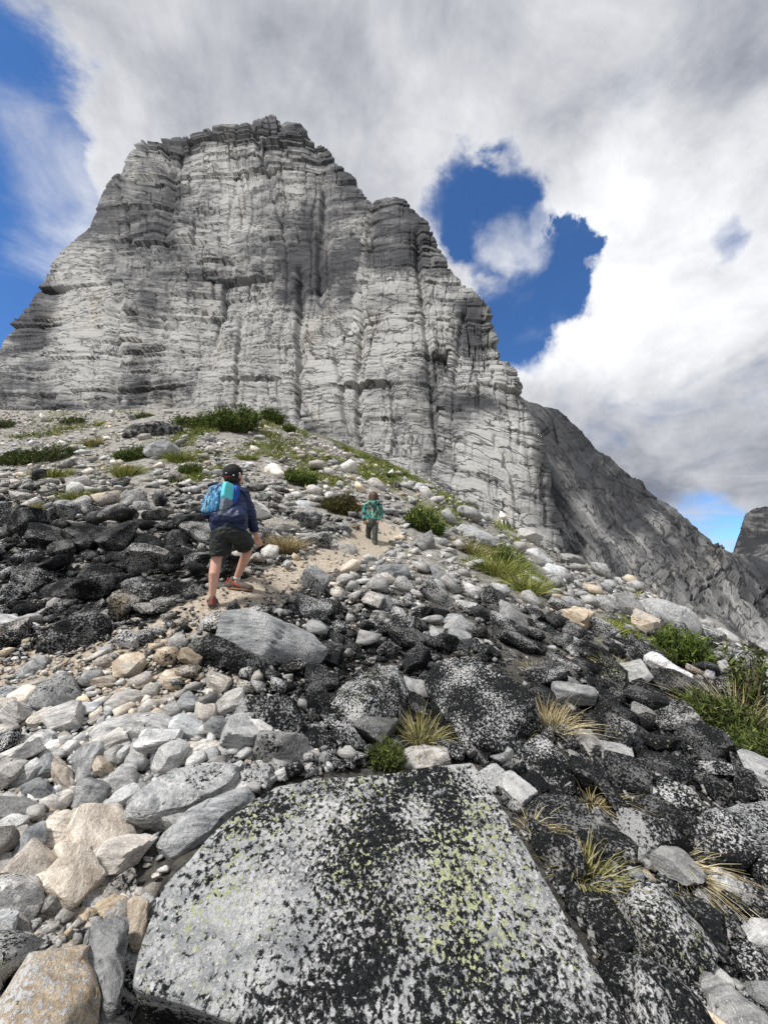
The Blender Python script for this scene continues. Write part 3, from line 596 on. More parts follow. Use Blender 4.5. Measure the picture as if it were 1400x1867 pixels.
# --- the big stones that can be picked out one by one: outline in photo pixels, read off the picture
# (name, label, outline, face: 0 lies flat .. 1 faces the camera, thickness / width, lichen, warm, bright, green, depth shift)
HERO = [
 ('boulder','huge flat lichen-speckled slab filling the bottom of the picture',[(236,1790),(250,1730),(275,1660),(300,1605),(345,1560),(390,1508),(440,1465),(500,1427),(560,1412),(640,1408),(720,1400),(800,1388),(862,1384),(890,1420),(930,1480),(975,1560),(1030,1650),(1080,1740),(1130,1820),(1175,1920),(1190,2050),(900,2060),(640,1985),(520,1915),(420,1862),(330,1826),(262,1808)],None,.30,.74,.02,1.35,.75,0),
 ('boulder','tan long boulder with black lichen flank in the bottom left corner',[(-20,1930),(0,1850),(20,1800),(60,1740),(105,1668),(130,1658),(163,1664),(173,1690),(166,1740),(172,1790),(187,1825),(165,1900),(60,1950)],.25,.35,.34,1.0,1.0,0,0),
 ('stone','smooth grey blade-shaped stone standing against the tan boulder',[(172,1675),(205,1664),(232,1662),(236,1710),(226,1775),(217,1850),(202,1858),(182,1790),(162,1735)],.30,.22,.05,.05,.72,0,-.02),
 ('stone','pinkish beige upright stone between grey blade and huge slab',[(232,1634),(250,1625),(270,1637),(266,1680),(258,1725),(245,1735),(235,1705)],.3,.4,.12,.75,.95,0,0),
 ('stone','rusty orange-brown stone above the grey blade stone',[(172,1655),(180,1637),(205,1630),(230,1633),(231,1660),(192,1674)],.45,.5,.10,1.0,.95,0,0),
 ('stone','pale pinkish-white six-sided block on bare sand at the left',[(82,1500),(95,1485),(130,1473),(154,1507),(139,1545),(107,1562),(82,1550)],.45,.55,.06,.5,1.55,0,0),
 ('stone','dark grey striated stone below the pale six-sided block',[(10,1585),(48,1507),(80,1495),(88,1530),(66,1580),(36,1608)],.4,.35,.05,.0,.75,0,0),
 ('stone','smooth mid-grey rounded stone left of the speckled leaning slab',[(127,1447),(145,1425),(200,1414),(208,1450),(187,1475),(160,1498),(130,1476)],.45,.5,.04,.05,.8,0,0),
 ('stone','dark slate-grey wedge stone near the left edge',[(40,1432),(75,1420),(116,1450),(98,1470),(50,1473)],.4,.5,.05,.0,.65,0,0),
 ('stone','small pale speckled stone leaning above the smooth grey stone',[(202,1422),(220,1395),(245,1389),(255,1430),(241,1451),(215,1458)],.5,.5,.22,.1,1.25,0,0),
 ('stone','grey cube-like speckled stone in the left rubble',[(132,1370),(165,1352),(190,1354),(190,1395),(166,1420),(138,1430)],.5,.7,.12,.05,.95,0,0),
 ('stone','brownish rounded elongated stone left of the grey cube stone',[(82,1380),(100,1371),(130,1403),(136,1435),(122,1443),(102,1422)],.4,.5,.1,.55,.95,0,0),
 ('stone','long speckled slab leaning over a dark gap left of the huge slab',[(217,1480),(260,1445),(320,1405),(390,1385),(430,1386),(434,1410),(396,1438),(340,1466),(280,1488),(236,1488)],.30,.22,.42,.05,1.35,0,-.05),
 ('stone','narrow grey slab under the leaning speckled slab',[(285,1520),(340,1482),(410,1450),(456,1430),(458,1446),(402,1490),(342,1530),(310,1543)],.30,.30,.22,.0,1.0,0,0),
 ('stone','black and white speckled stone behind the leaning slab tips',[(436,1420),(442,1395),(475,1384),(509,1400),(482,1435),(450,1450)],.4,.4,.70,.05,1.3,0,0),
 ('stone','long pale stone with dark edges in the middle of left rubble',[(162,1324),(200,1305),(300,1303),(326,1338),(302,1353),(215,1353),(175,1343)],.40,.35,.30,.12,1.35,0,0),
 ('stone','white rounded stone above the leaning speckled slab',[(312,1370),(340,1348),(395,1350),(406,1370),(381,1383),(330,1388)],.45,.5,.14,.3,1.6,0,0),
 ('stone','pale streaked wedge stone near left edge above the rubble',[(30,1372),(50,1336),(98,1312),(108,1327),(96,1360),(52,1383)],.4,.4,.15,.1,1.35,0,0),
 ('boulder','domed grey boulder with black crest beside the sandy trail at left',[(45,1290),(72,1252),(110,1225),(165,1233),(174,1250),(166,1295),(110,1304),(58,1301)],.6,.6,.45,.05,.9,0,0),
 ('stone','grey and cream angular stone right of the black-crested dome',[(185,1297),(200,1255),(235,1245),(276,1277),(236,1291),(190,1303)],.5,.5,.08,.25,1.1,0,0),
 ('stone','pointed grey wedge stone at the edge of the left trail',[(18,1232),(38,1200),(92,1189),(96,1210),(62,1236)],.45,.4,.08,.05,1.0,0,0),
 ('stone','dark blue-grey cube stone beside the black domed boulder',[(374,1320),(390,1300),(421,1309),(431,1350),(406,1358),(374,1342)],.5,.7,.03,.0,.55,0,0),
 ('stone','round grey speckled stone in the trail gravel',[(314,1278),(340,1259),(366,1275),(368,1295),(346,1303),(317,1296)],.5,.7,.18,.0,.9,0,0),
 ('stone','tan flat-topped stone in the trail gravel',[(274,1240),(293,1220),(325,1219),(341,1235),(322,1257),(280,1251)],.5,.6,.03,.75,1.2,0,0),
 ('boulder','smooth grey outcrop slab below the walking boy',[(398,1130),(420,1117),(455,1115),(525,1132),(582,1156),(602,1186),(562,1206),(490,1208),(425,1194),(397,1162)],.45,.35,.34,.0,.95,0,-.10),
 ('boulder','black lichen-covered ledge under the smooth grey outcrop slab',[(339,1180),(354,1156),(395,1160),(450,1186),(487,1200),(483,1245),(430,1230),(380,1206)],.65,.5,.90,.0,.8,.2,0),
 ('boulder','black domed boulder with a pale rim in the centre rubble',[(433,1278),(452,1255),(500,1244),(542,1258),(568,1308),(563,1362),(513,1364),(468,1334),(440,1308)],.70,.7,.80,.0,1.2,.1,0),
 ('boulder','big boulder with white lichen front and black underside in the centre',[(573,1250),(612,1238),(655,1230),(684,1198),(726,1189),(740,1214),(744,1283),(731,1334),(676,1336),(615,1364),(577,1326)],.75,.7,.72,.0,1.45,.35,0),
 ('boulder','black knobbly block right of the white-fronted boulder',[(752,1222),(798,1230),(820,1212),(845,1243),(820,1273),(762,1269)],.65,.6,.95,.0,.8,.1,0),
 ('boulder','broad slab with fine white lichen behind the grass tuft',[(776,1178),(850,1198),(935,1228),(982,1264),(986,1310),(956,1350),(912,1392),(850,1380),(795,1310),(762,1235)],.35,.35,.74,.0,1.25,.15,0),
 ('boulder','black block with white top edge beside the green grass tuft',[(783,1277),(830,1268),(880,1284),(888,1320),(862,1347),(810,1332)],.6,.6,.82,.0,1.2,.2,-.1),
 ('boulder','peaked black and white boulder right of the huge slab top',[(936,1440),(940,1362),(963,1334),(1010,1350),(1050,1398),(1062,1420),(1040,1442),(980,1442)],.7,.7,.74,.0,1.5,0,0),
 ('boulder','dark rock face below the peaked boulder',[(948,1440),(1052,1434),(1087,1500),(1103,1572),(1030,1566),(973,1505)],.6,.5,.88,.0,.8,.25,.06),
 ('stone','small round pale stone at the huge slab right corner',[(873,1402),(885,1389),(906,1385),(926,1400),(923,1430),(901,1441),(881,1430)],.6,.7,.42,.0,1.2,.1,0),
 ('stone','flat beige-white stone lying on top of the huge slab crest',[(716,1392),(740,1365),(775,1354),(811,1361),(820,1384),(770,1403)],.5,.5,.22,.3,1.3,0,-.02),
 ('stone','small bluish-grey clean pebble below the hanging dry grass',[(1130,1600),(1145,1578),(1166,1579),(1173,1595),(1156,1611),(1138,1611)],.5,.6,.02,.0,1.0,0,0),
 ('stone','pale elongated streaky stone near the lower right edge',[(1289,1586),(1301,1577),(1340,1594),(1377,1635),(1369,1651),(1330,1641),(1294,1606)],.4,.4,.12,.05,1.5,0,0),
 ('stone','white striped block at the lower right edge',[(1344,1692),(1368,1680),(1425,1672),(1440,1730),(1372,1727),(1350,1707)],.4,.5,.10,.1,1.4,0,0),
 ('boulder','big grey boulder speckled black at the right edge',[(1273,1497),(1300,1478),(1345,1465),(1425,1458),(1445,1565),(1335,1548),(1285,1522)],.5,.5,.56,.0,1.0,.15,0),
 ('boulder','slanting dark boulder with green lichen left of the right edge boulder',[(1198,1412),(1230,1408),(1302,1470),(1287,1502),(1240,1482),(1200,1447)],.5,.5,.72,.0,.9,.45,0),
 ('stone','white streaked stone beside the slanting dark boulder',[(1163,1430),(1186,1426),(1216,1464),(1196,1472),(1170,1452)],.45,.4,.12,.1,1.45,0,0),
 ('boulder','black and pale-green lichen boulder along the bottom right',[(1093,1727),(1150,1728),(1222,1765),(1292,1815),(1318,1910),(1150,1920),(1102,1808)],.4,.5,.80,.08,.9,.35,0),
 ('boulder','long black and white boulder sloping down right of the dry grass',[(1128,1612),(1160,1600),(1205,1608),(1276,1668),(1308,1715),(1279,1798),(1200,1748),(1140,1664)],.45,.45,.70,.0,1.25,.45,0),
 ('boulder','plain grey slab in the bottom right corner',[(1288,1762),(1330,1772),(1415,1860),(1440,1940),(1310,1930),(1284,1810)],.35,.35,.34,.12,.85,.4,0),
 ('boulder','dark green-flecked boulder at the right edge above the grey slab',[(1308,1722),(1350,1708),(1425,1742),(1450,1850),(1345,1794)],.45,.5,.72,.0,.9,.5,0),
 ('boulder','dark leaning rock squeezed between huge slab and sloping boulder',[(1038,1642),(1088,1618),(1132,1650),(1194,1720),(1184,1750),(1104,1714),(1060,1692)],.4,.5,.74,.1,.9,.4,0),
 ('stone','black-sided block under the dry grass fringe',[(1008,1532),(1058,1514),(1096,1530),(1104,1577),(1060,1580)],.6,.7,.80,.0,1.0,.1,0),
 ('boulder','undercut grey boulder with dark base beside the upper trail bend',[(547,986),(560,972),(594,965),(613,985),(608,1012),(574,1015)],.75,.7,.60,.15,1.1,0,0),
 ('stone','rounded pale boulder next to the undercut trailside boulder',[(610,996),(625,986),(644,985),(653,1003),(640,1016),(618,1015)],.7,.7,.45,.3,1.2,0,0),
 ('stone','flat dark grey slab lying on the pale scree below the far child',[(679,1031),(715,1027),(748,1034),(749,1051),(700,1054),(683,1048)],.4,.25,.04,.0,.75,0,-.12),
 ('stone','dark grey angular slab low on the pale scree mound',[(682,1081),(711,1081),(729,1100),(720,1112),(694,1107)],.45,.4,.04,.0,.60,0,-.1),
 ('stone','thin dark slab slanting across the pale scree',[(782,1027),(792,1028),(812,1051),(816,1067),(798,1061)],.5,.25,.05,.0,.65,0,-.1),
 ('boulder','long smooth light-grey boulder lying in the green slope grass',[(835,963),(842,957),(860,957),(890,972),(907,984),(903,996),(870,991),(842,977)],.55,.5,.06,.0,1.25,0,-.4),
 ('boulder','speckled grey boulder perched on the right side of the scree mound',[(804,1141),(820,1114),(846,1117),(868,1145),(861,1170),(835,1162)],.6,.6,.26,.05,1.05,0,-.1),
 ('boulder','big squared pale block at the foot of the dark slabs',[(1174,1094),(1188,1091),(1250,1108),(1266,1118),(1282,1147),(1264,1160),(1226,1162),(1190,1130)],.8,.5,.12,.05,1.15,0,-1.0),
 ('stone','narrow white plank-like slab below the round green shrub',[(1179,1190),(1190,1188),(1266,1232),(1264,1240),(1240,1232),(1182,1199)],.5,.3,.06,.1,1.8,0,-.3),
 ('boulder','white lens-shaped slab among grass on the right slope',[(980,1040),(1001,1026),(1020,1031),(1041,1044),(1020,1058),(985,1050)],.65,.5,.05,.0,1.6,0,-.5),
 ('boulder','white broken slab just above the lens-shaped slab',[(952,1003),(975,999),(993,1012),(1008,1025),(985,1028),(966,1016)],.6,.5,.05,.0,1.5,0,-.5),
 ('boulder','black low boulder with pale rim at the left below dark rubble',[(72,1166),(95,1135),(130,1120),(195,1124),(205,1150),(200,1168),(126,1184)],.65,.6,.84,.0,1.3,0,-.1),
 ('boulder','black boulder with white top just left of the boy foot',[(255,1068),(280,1060),(330,1058),(371,1070),(369,1096),(300,1098),(262,1086)],.6,.6,.78,.0,1.5,0,-.1),
 ('stone','round black and white speckled stone beside the trail sand',[(238,1153),(260,1146),(281,1146),(287,1174),(265,1183),(245,1180)],.6,.7,.62,.1,1.2,0,0),
 ('boulder','pale outcrop hump beside the dark green bush on the upper slope',[(260,836),(268,808),(300,799),(327,808),(324,831),(290,843)],.75,.6,.40,.0,1.15,0,-.8),
 ('boulder','dark layered outcrop ledge high on the left slope',[(226,790),(240,774),(290,768),(330,776),(326,796),(270,801)],.7,.5,.74,.0,.9,0,-.5),
 ('boulder','black jagged rock at the left edge of the dark rubble',[(-20,1085),(5,1062),(40,1060),(55,1082),(35,1108),(-15,1112)],.6,.6,.72,.0,1.2,0,0),
 ('boulder','large black lichen rock in the middle of the dark rubble',[(120,1060),(145,1030),(185,1020),(215,1040),(205,1075),(150,1085)],.6,.6,.92,.0,1.1,0,0),
 ('boulder','dark wide rock capped with white lichen at far left',[(5,1010),(35,996),(80,997),(95,1012),(70,1034),(20,1036)],.6,.6,.76,.0,1.6,0,0),
 ('boulder','tan-topped block on the bank right of the boy arm',[(478,952),(505,944),(545,952),(550,966),(520,972),(482,968)],.65,.5,.45,.45,1.0,0,0),
 ('stone','sharp black rock in the dark rubble under the backpack',[(285,985),(310,965),(345,970),(352,995),(325,1010),(292,1004)],.6,.6,.90,.0,1.0,0,0),
]
FOOT = []     # image-space footprints already taken
def hero(name, label, outl, face, thick, lich, warm, brt, green, dz, seed):
    rs = np.random.RandomState(seed + 100)
    O = np.array(outl, float); c = O.mean(0); big = len(outl) > 20
    if not big: O = c + (O - c) * 1.10
    if big:
        nrm = np.array([.05, -.50, .86]); nrm /= np.linalg.norm(nrm)
        p0 = at(700, 1640, np.array(1.20)); C0 = p0
    else:
        yb = np.sort(O[:, 1])[-3:].mean()
        g, d = ground(np.array([c[0]]), np.array([c[1] * .45 + yb * .55])); d = d[0]
        if np.isnan(d): d = 20.0
        d = d + dz - .02
        C0 = ray(c[0], c[1]) * d; gn = gnormal(np.array([C0[0]]), np.array([C0[1]]))[0]
        tc_ = -C0 / np.linalg.norm(C0); nrm = (1 - face) * gn + face * tc_ + rs.normal(size=3) * .08; nrm /= np.linalg.norm(nrm)
    r = ray(O[:, 0], O[:, 1]); t = (C0 @ nrm) / (r @ nrm); P = r * t[:, None]
    C = P.mean(0) if not big else (P.max(0) + P.min(0)) / 2
    C = C - nrm * ((C - C0) @ nrm)
    ax = np.array([1., 0, 0]); ex = ax - nrm * (ax @ nrm); ex /= np.linalg.norm(ex); ey = np.cross(nrm, ex)
    L = np.stack([(P - C) @ ex, (P - C) @ ey], 1)
    ang = np.arctan2(L[:, 1], L[:, 0]); rad = np.hypot(L[:, 0], L[:, 1])
    size = np.median(rad)
    # polygon radius by direction
    ths = np.linspace(-np.pi, np.pi, 721); Rt = np.zeros_like(ths)
    for i in range(len(L)):
        a, b = L[i], L[(i + 1) % len(L)]
        dx, dy = np.cos(ths), np.sin(ths); ed = b - a; den = dx * ed[1] - dy * ed[0]
        with np.errstate(all='ignore'):
            tt = (a[0] * ed[1] - a[1] * ed[0]) / den; uu = (a[0] * dy - a[1] * dx) / den
        ok = (tt > 0) & (uu >= -1e-6) & (uu <= 1 + 1e-6) & (np.abs(den) > 1e-12)
        Rt = np.where(ok & (tt > Rt), tt, Rt)
    Rt[Rt == 0] = size
    pxw = O[:, 0].max() - O[:, 0].min()
    sub = 7 if big else 5 if pxw > 60 else 4
    U, T = ico(sub)
    th = np.arctan2(U[:, 1], U[:, 0]); h = U[:, 2]; e = np.hypot(U[:, 0], U[:, 1])
    # flattened lens with a broad face: e is the distance from the axis on the sphere
    k = 9.0 if big else 5.0
    sc_ = (e ** k + np.abs(h) ** k) ** (-1 / k)
    Rr = np.interp(th, ths, Rt)
    X = e * sc_ * np.cos(th) * Rr; Y = e * sc_ * np.sin(th) * Rr; Tk = thick * 2 * size
    Z = h * sc_ * Tk * np.where(h > 0, .55 if not big else .07, 1.1)
    # broken facets on the visible side
    if not big:
        for _ in range(7):
            a = rs.uniform(0, 2 * np.pi); sl = rs.uniform(.25, 1.2); off = rs.uniform(.55, .92)
            lim = Tk * .55 * off + sl * Tk * .8 * (off * .8 - (X * math.cos(a) + Y * math.sin(a)) / np.maximum(Rr, 1e-6) * 1.0)
            Z = np.where(Z > 0, -np.logaddexp(-Z * 60 / Tk, -np.maximum(lim, -.2 * Tk) * 60 / Tk) * Tk / 60, Z)
    if not big:
        rr = np.stack([X, Y, Z], 1); ev = np.sqrt(np.linalg.eigvalsh(np.cov(L.T))); lowc = .70 if ev[1] / ev[0] < 1.55 else .87
        for _ in range(20):
            nn = rs.normal(size=3) * np.array([1, 1, 1.2]); nn[2] = abs(nn[2]) if rs.uniform() < .75 else nn[2]; nn /= np.linalg.norm(nn)
            pr = rr @ nn; lim = pr.max() * rs.uniform(lowc, max(.93, lowc + .1)); rr = rr - nn * np.clip(pr - lim, 0, None)[:, None]
        X, Y, Z = rr.T
    o = rs.uniform(0, 90, 3); q = 1.0 / size
    nz = fbm(X * q * 1.1 + o[0], Y * q * 1.1 + o[1], Z * q * 1.1 + o[2], oct=6, gain=.52)
    led = blocks(X * q * 10 + o[0] * 3, (Z * q * 1.0 + Y * q * .5 + .15 * nz) * 10, 2.3, 3.0, seed + 5)
    ampn = .028 if big else .085
    rr = np.stack([X, Y, Z], 1)
    dirn = rr / (np.linalg.norm(rr, axis=1, keepdims=True) + 1e-9); dirn[:, 2] = dirn[:, 2] * 1.5 + .5 * np.sign(Z); dirn /= np.linalg.norm(dirn, axis=1, keepdims=True) + 1e-9
    rr = rr + dirn * (size * ampn * nz + size * (.008 if big else .034) * led)[:, None]
    M = np.stack([ex, ey, nrm], 1)
    W = rr @ M.T
    base = C - nrm * Tk * (.25 if not big else 0.10)
    me = mesh_np(name, W, tris=T, smooth=True); me.set_sharp_from_angle(angle=R(30))
    Rb = rot_from(rs.normal(size=3), 0)
    attr(me, 'rc', 'FLOAT_VECTOR', (rr if big else rr @ Rb.T) + o / 10)
    rk = np.tile([lich, warm, brt * (1.0 if big else 1.2), green], (len(W), 1))
    if big:   # pale bare stone on the left and rim, black and green crust to the right
        xx = X / Rt.max(); yy = Y / Rt.max()
        rk[:, 0] = .60 + .11 * sstep(-.45, .05, X + .35 * fbm(X * 3, Y * 3, oct=3, seed=3)) - .20 * sstep(.34, .48, Y + .1 * fbm(X * 5, Y * 5, oct=2, seed=8)) + .45 * sstep(.0, -.12, Z) - .18 * sstep(-.15, -.45, Y) * sstep(-.1, -.45, X) + .14 * fbm(X * 2.4, Y * 2.4, oct=3, seed=15)
        rk[:, 3] = np.clip(.30 + .6 * fbm(X * 2.2 + 4, Y * 2.2, oct=3, seed=6) + .3 * np.exp(-(X / .35) ** 2), 0, 1)
    attr(me, 'rk', 'FLOAT_COLOR', rk)
    FOOT.append((c[0], c[1], .5 * pxw, .5 * (O[:, 1].max() - O[:, 1].min())))
    return obj(name, me, M_ROCK, loc=base, label=label, cat='rock', group='large rocks of the talus slope')
for i, h_ in enumerate(HERO): hero(*h_, seed=i)

# --- the rest of the rubble: throw stones at the picture from large to small, and set each on the ground under it
BOY_BOX = (330, 840, 500, 1115); KID_BOX = (640, 890, 720, 1000)
def sky_line(px): return np.interp(px, [-100,0,200,330,450,560,700,800,915,1000,1100,1190,1300,1400,1500], [752,750,746,745,742,790,843,883,940,978,1030,1085,1150,1200,1250])
def smax(px, py):
    s = np.interp(py, [740,800,860,920,1000,1080,1180,1300,1500,1867], [10,14,21,31,40,42,46,58,70,95])
    s = s * np.where(px > 900, np.interp(px, [900,1150,1400], [1.0,.85,.95]), 1) * (1 - .35 * gauss(px, py, 760, 1040, 240, 60)) * (1 + .45 * gauss(px, py, 170, 1030, 230, 110))
    return s * (1 - .35 * gauss(px, py, 250, 1230, 220, 70))
rs = np.random.RandomState(7)
def throw(n, fmin, fmax, y0=740, y1=1940, x0=-90, x1=1490):
    px = rs.uniform(x0, x1, n); py = rs.uniform(y0, y1, n)
    return px, py, smax(px, py) * rs.uniform(fmin, fmax, n)
# occupancy in photo pixels keeps the large ones from piling on one spot
OC = np.zeros((700, 520), np.uint8)
def mark(x, y, a, b):
    i0, i1 = int((y - b) / 3), int((y + b) / 3) + 1; j0, j1 = int((x - a) / 3) + 30, int((x + a) / 3) + 31
    OC[max(i0, 0):max(i1, 0), max(j0, 0):max(j1, 0)] = 1
def taken(x, y, a, b, lim):
    i0, i1 = int((y - b) / 3), int((y + b) / 3) + 1; j0, j1 = int((x - a) / 3) + 30, int((x + a) / 3) + 31
    s_ = OC[max(i0, 0):max(i1, 0), max(j0, 0):max(j1, 0)]
    return s_.size > 0 and s_.mean() > lim
for (x, y, a, b) in FOOT[1:]: mark(x, y, a * .62, b * .62)
slab = np.array(HERO[0][2], float)
for yy in range(1390, 1900, 3):
    xs_ = np.interp(yy, [1390,1410,1430,1465,1510,1560,1605,1660,1730,1790,1900], [790,600,500,440,390,345,300,275,250,238,225]), np.interp(yy, [1384,1420,1480,1560,1650,1740,1820,1920], [866,890,930,975,1030,1080,1130,1175])
    mark((xs_[0] + xs_[1]) / 2, yy, (xs_[1] - xs_[0]) / 2 - 6, 2)
picks = []
for n, a, b, keep in [(1500, .80, 1.25, .22), (7000, .48, .80, .42), (22000, .27, .48, .72)]:
    X, Y, S = throw(n, a, b)
    for x, y, s_ in zip(X, Y, S):
        if y < sky_line(x) + 3: continue
        asp = .62
        if taken(x, y, s_ * .5, s_ * asp * .5, keep): continue
        mark(x, y, s_ * .42, s_ * asp * .42); picks.append((x, y, s_))
nbig = len(picks)
X, Y, S = throw(34000, .10, .27)
ok = Y > sky_line(X) + 1
for x, y, s_ in zip(X[ok], Y[ok], S[ok]): picks.append((x, y, max(s_, 4.0)))
PK = np.array(picks)
GP, GD = ground(PK[:, 0], PK[:, 1])
td = trail_dist(np.nan_to_num(GP[:, 0]), np.nan_to_num(GP[:, 1]))
ok = ~np.isnan(GD)
width = .22 + .03 * np.clip(np.nan_to_num(GD) - 3, 0, 6)
on_path = td < width + .7 * PK[:, 2] * np.nan_to_num(GD) / F * .5
r_m = PK[:, 2] * np.nan_to_num(GD) / F * .5
ok &= ~(on_path & (r_m > .026) & (rs.uniform(size=len(ok)) > np.where(r_m < .08, .30, .04)))
gz = grass_zone(GP[:, 0], GP[:, 1], GD)
ok &= ~((gz > .54) & (GD > 7) & (rs.uniform(size=len(ok)) < .80))
for e_ in SHRUBS + TUFTS:
    vx, vy, vw, vh = e_[1:5]
    ok &= ~((np.hypot((PK[:, 0] - vx) / (vw * .45), (PK[:, 1] - (vy + (2 if vy < 1100 else -vh * .2))) / (max(vh * .35, 7))) < 1) & (r_m > .02))
for fx, fy, fw, fh in ((386, 1108, 34, 26), (440, 1082, 48, 26), (676, 1000, 26, 16), (921, 963, 28, 17)):
    ok &= ~((np.hypot((PK[:, 0] - fx) / fw, (PK[:, 1] - fy) / fh) < 1) & (PK[:, 2] > 7))
inside_slab = (PK[:, 1] > 1392) & (PK[:, 0] > np.interp(PK[:, 1], [1390,1410,1430,1465,1510,1560,1605,1660,1730,1790,1900], [790,600,500,440,390,345,300,275,250,238,225])) & (PK[:, 0] < np.interp(PK[:, 1], [1384,1420,1480,1560,1650,1740,1820,1920], [866,890,930,975,1030,1080,1130,1175]))
ok &= ~inside_slab
ok &= ~((np.hypot((PK[:, 0] - 292) / 85, (PK[:, 1] - 1572) / 62) < 1) & (rs.uniform(size=len(ok)) < .93))
PK, GP, GD, isbig = PK[ok], GP[ok], GD[ok], (np.arange(len(ok)) < nbig)[ok]
r_m = PK[:, 2] * GD / F * .5
vis = (PK[:, 0] > -20) & (PK[:, 0] < 1420) & (PK[:, 1] < 1890)
order = np.argsort(-(PK[:, 2] * vis)); N_SINGLE = 300 - len(HERO)
single = set(order[:N_SINGLE].tolist())
GN = gnormal(GP[:, 0], GP[:, 1])
LI = np.clip(lichen_at(PK[:, 0], PK[:, 1]) + rs.normal(size=len(PK)) * .17, 0, 1); clean = rs.uniform(size=len(PK)) < .16 * (1 - gauss(PK[:, 0], PK[:, 1], 170, 1030, 260, 110)); LI[clean] *= .25
WA = np.clip(warm_at(PK[:, 0], PK[:, 1]) * rs.uniform(0, 1.9, len(PK)), 0, 1); WA = np.where(rs.uniform(size=len(PK)) < .06, .9, WA)
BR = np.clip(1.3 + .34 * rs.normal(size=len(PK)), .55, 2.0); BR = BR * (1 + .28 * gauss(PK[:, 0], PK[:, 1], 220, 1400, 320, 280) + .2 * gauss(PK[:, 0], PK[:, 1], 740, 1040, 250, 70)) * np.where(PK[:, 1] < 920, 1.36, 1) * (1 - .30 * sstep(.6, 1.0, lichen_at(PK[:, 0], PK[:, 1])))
GR = np.clip(rs.normal(size=len(PK)) * .2 + .05, 0, .6)
LIFT = rs.uniform(0, .5, len(PK)) ** 1.5 * np.where(isbig, 1, 1.6)
FL = rs.uniform(.34, .85, len(PK)); EL = rs.uniform(.5, .98, len(PK))
def hull_stone(rs_, npts):
    P = rs_.normal(size=(npts, 3)); P /= np.abs(P).max(1, keepdims=True) ** .75 * np.linalg.norm(P, axis=1, keepdims=True) ** .25   # towards a box
    P *= rs_.uniform(.72, 1.0, (npts, 1))
    bm = bmesh.new()
    for p in P: bm.verts.new(tuple(p))
    bmesh.ops.convex_hull(bm, input=bm.verts[:]); bmesh.ops.delete(bm, geom=[v for v in bm.verts if not v.link_faces], context='VERTS')
    bmesh.ops.triangulate(bm, faces=bm.faces[:]); bm.verts.index_update()
    V = np.array([v.co[:] for v in bm.verts]); T = np.array([[v.index for v in f.verts] for f in bm.faces]); bm.free()
    return V, T
PROTO = {1: [hull_stone(np.random.RandomState(300 + i), 11 + i % 5) for i in range(48)], 2: [hull_stone(np.random.RandomState(600 + i), 16 + i % 8) for i in range(48)]}
bufV, bufT, bufC, bufK, off = [], [], [], [], 0
LOOK_L = [(.30, 'clean'), (.55, 'lichen-spotted'), (.78, 'black-crusted'), (2, 'nearly black')]
def look(li, wa, br):
    c = 'tan' if wa > .55 else 'beige-grey' if wa > .3 else 'pale grey' if br > 1.3 else 'mid-grey' if br > .95 else 'dark grey'
    return next(n_ for lim, n_ in LOOK_L if li < lim) + ' ' + c
ANCH = [(c_[1], np.mean(np.array(c_[2], float), 0)) for c_ in HERO]
def short(lbl):
    return lbl
singles_meta = []
for i in range(len(PK)):
    px, py, s_ = PK[i]; r = r_m[i] * (1.5 if isbig[i] else 1.35)
    rr = np.random.RandomState(5000 + i)
    nrm = GN[i] + rr.normal(size=3) * .28
    right = px > 820 and py > 1080
    yaw = rr.uniform(-.5, .5) + (math.radians(-35) if right else 0) if rr.uniform() < .7 else rr.uniform(0, 6.28)
    Rm = rot_from(nrm, yaw)
    scl = np.array([1.0, EL[i], FL[i] * .8]) * r
    if i in single:
        sub = 4 if s_ > 48 else 3
        V, T = stone_shape(sub, rr, sharp=80, nplanes=rr.randint(8, 14), rough=.07)
    else:
        V, T = PROTO[2 if s_ > 24 else 1][rr.randint(36)]
    Lc = V * scl; W = Lc @ Rm.T
    sink = .20 if isbig[i] else .12
    ctr = GP[i] + GN[i] * (scl[2] * (1 - 2 * sink) * .8 + r * LIFT[i])
    rc = Lc + rr.uniform(0, 9, 3); rk = np.tile([LI[i], WA[i], BR[i], GR[i]], (len(W), 1))
    if i in single:
        me = mesh_np('stone', W, tris=T, smooth=True); me.set_sharp_from_angle(angle=R(24)); attr(me, 'rc', 'FLOAT_VECTOR', rc); attr(me, 'rk', 'FLOAT_COLOR', rk)
        o = obj('stone', me, M_ROCK, loc=ctr, cat='rock', group='single stones of the talus slope')
        singles_meta.append((o, px, py, s_, look(LI[i], WA[i], BR[i]), FL[i], EL[i]))
    else:
        bufV.append(W + ctr); bufT.append(T + off); bufC.append(rc); bufK.append(rk); off += len(W)
me = mesh_np('scree', np.concatenate(bufV), tris=np.concatenate(bufT)); attr(me, 'rc', 'FLOAT_VECTOR', np.concatenate(bufC)); attr(me, 'rk', 'FLOAT_COLOR', np.concatenate(bufK))
obj('scree', me, M_ROCK, kind='stuff', label='loose scree of small grey stones and chips covering the slope', cat='scree')
print('stones', len(PK), 'big', nbig, 'scree tris', len(me.polygons), 'single px min', min(m_[3] for m_ in singles_meta))
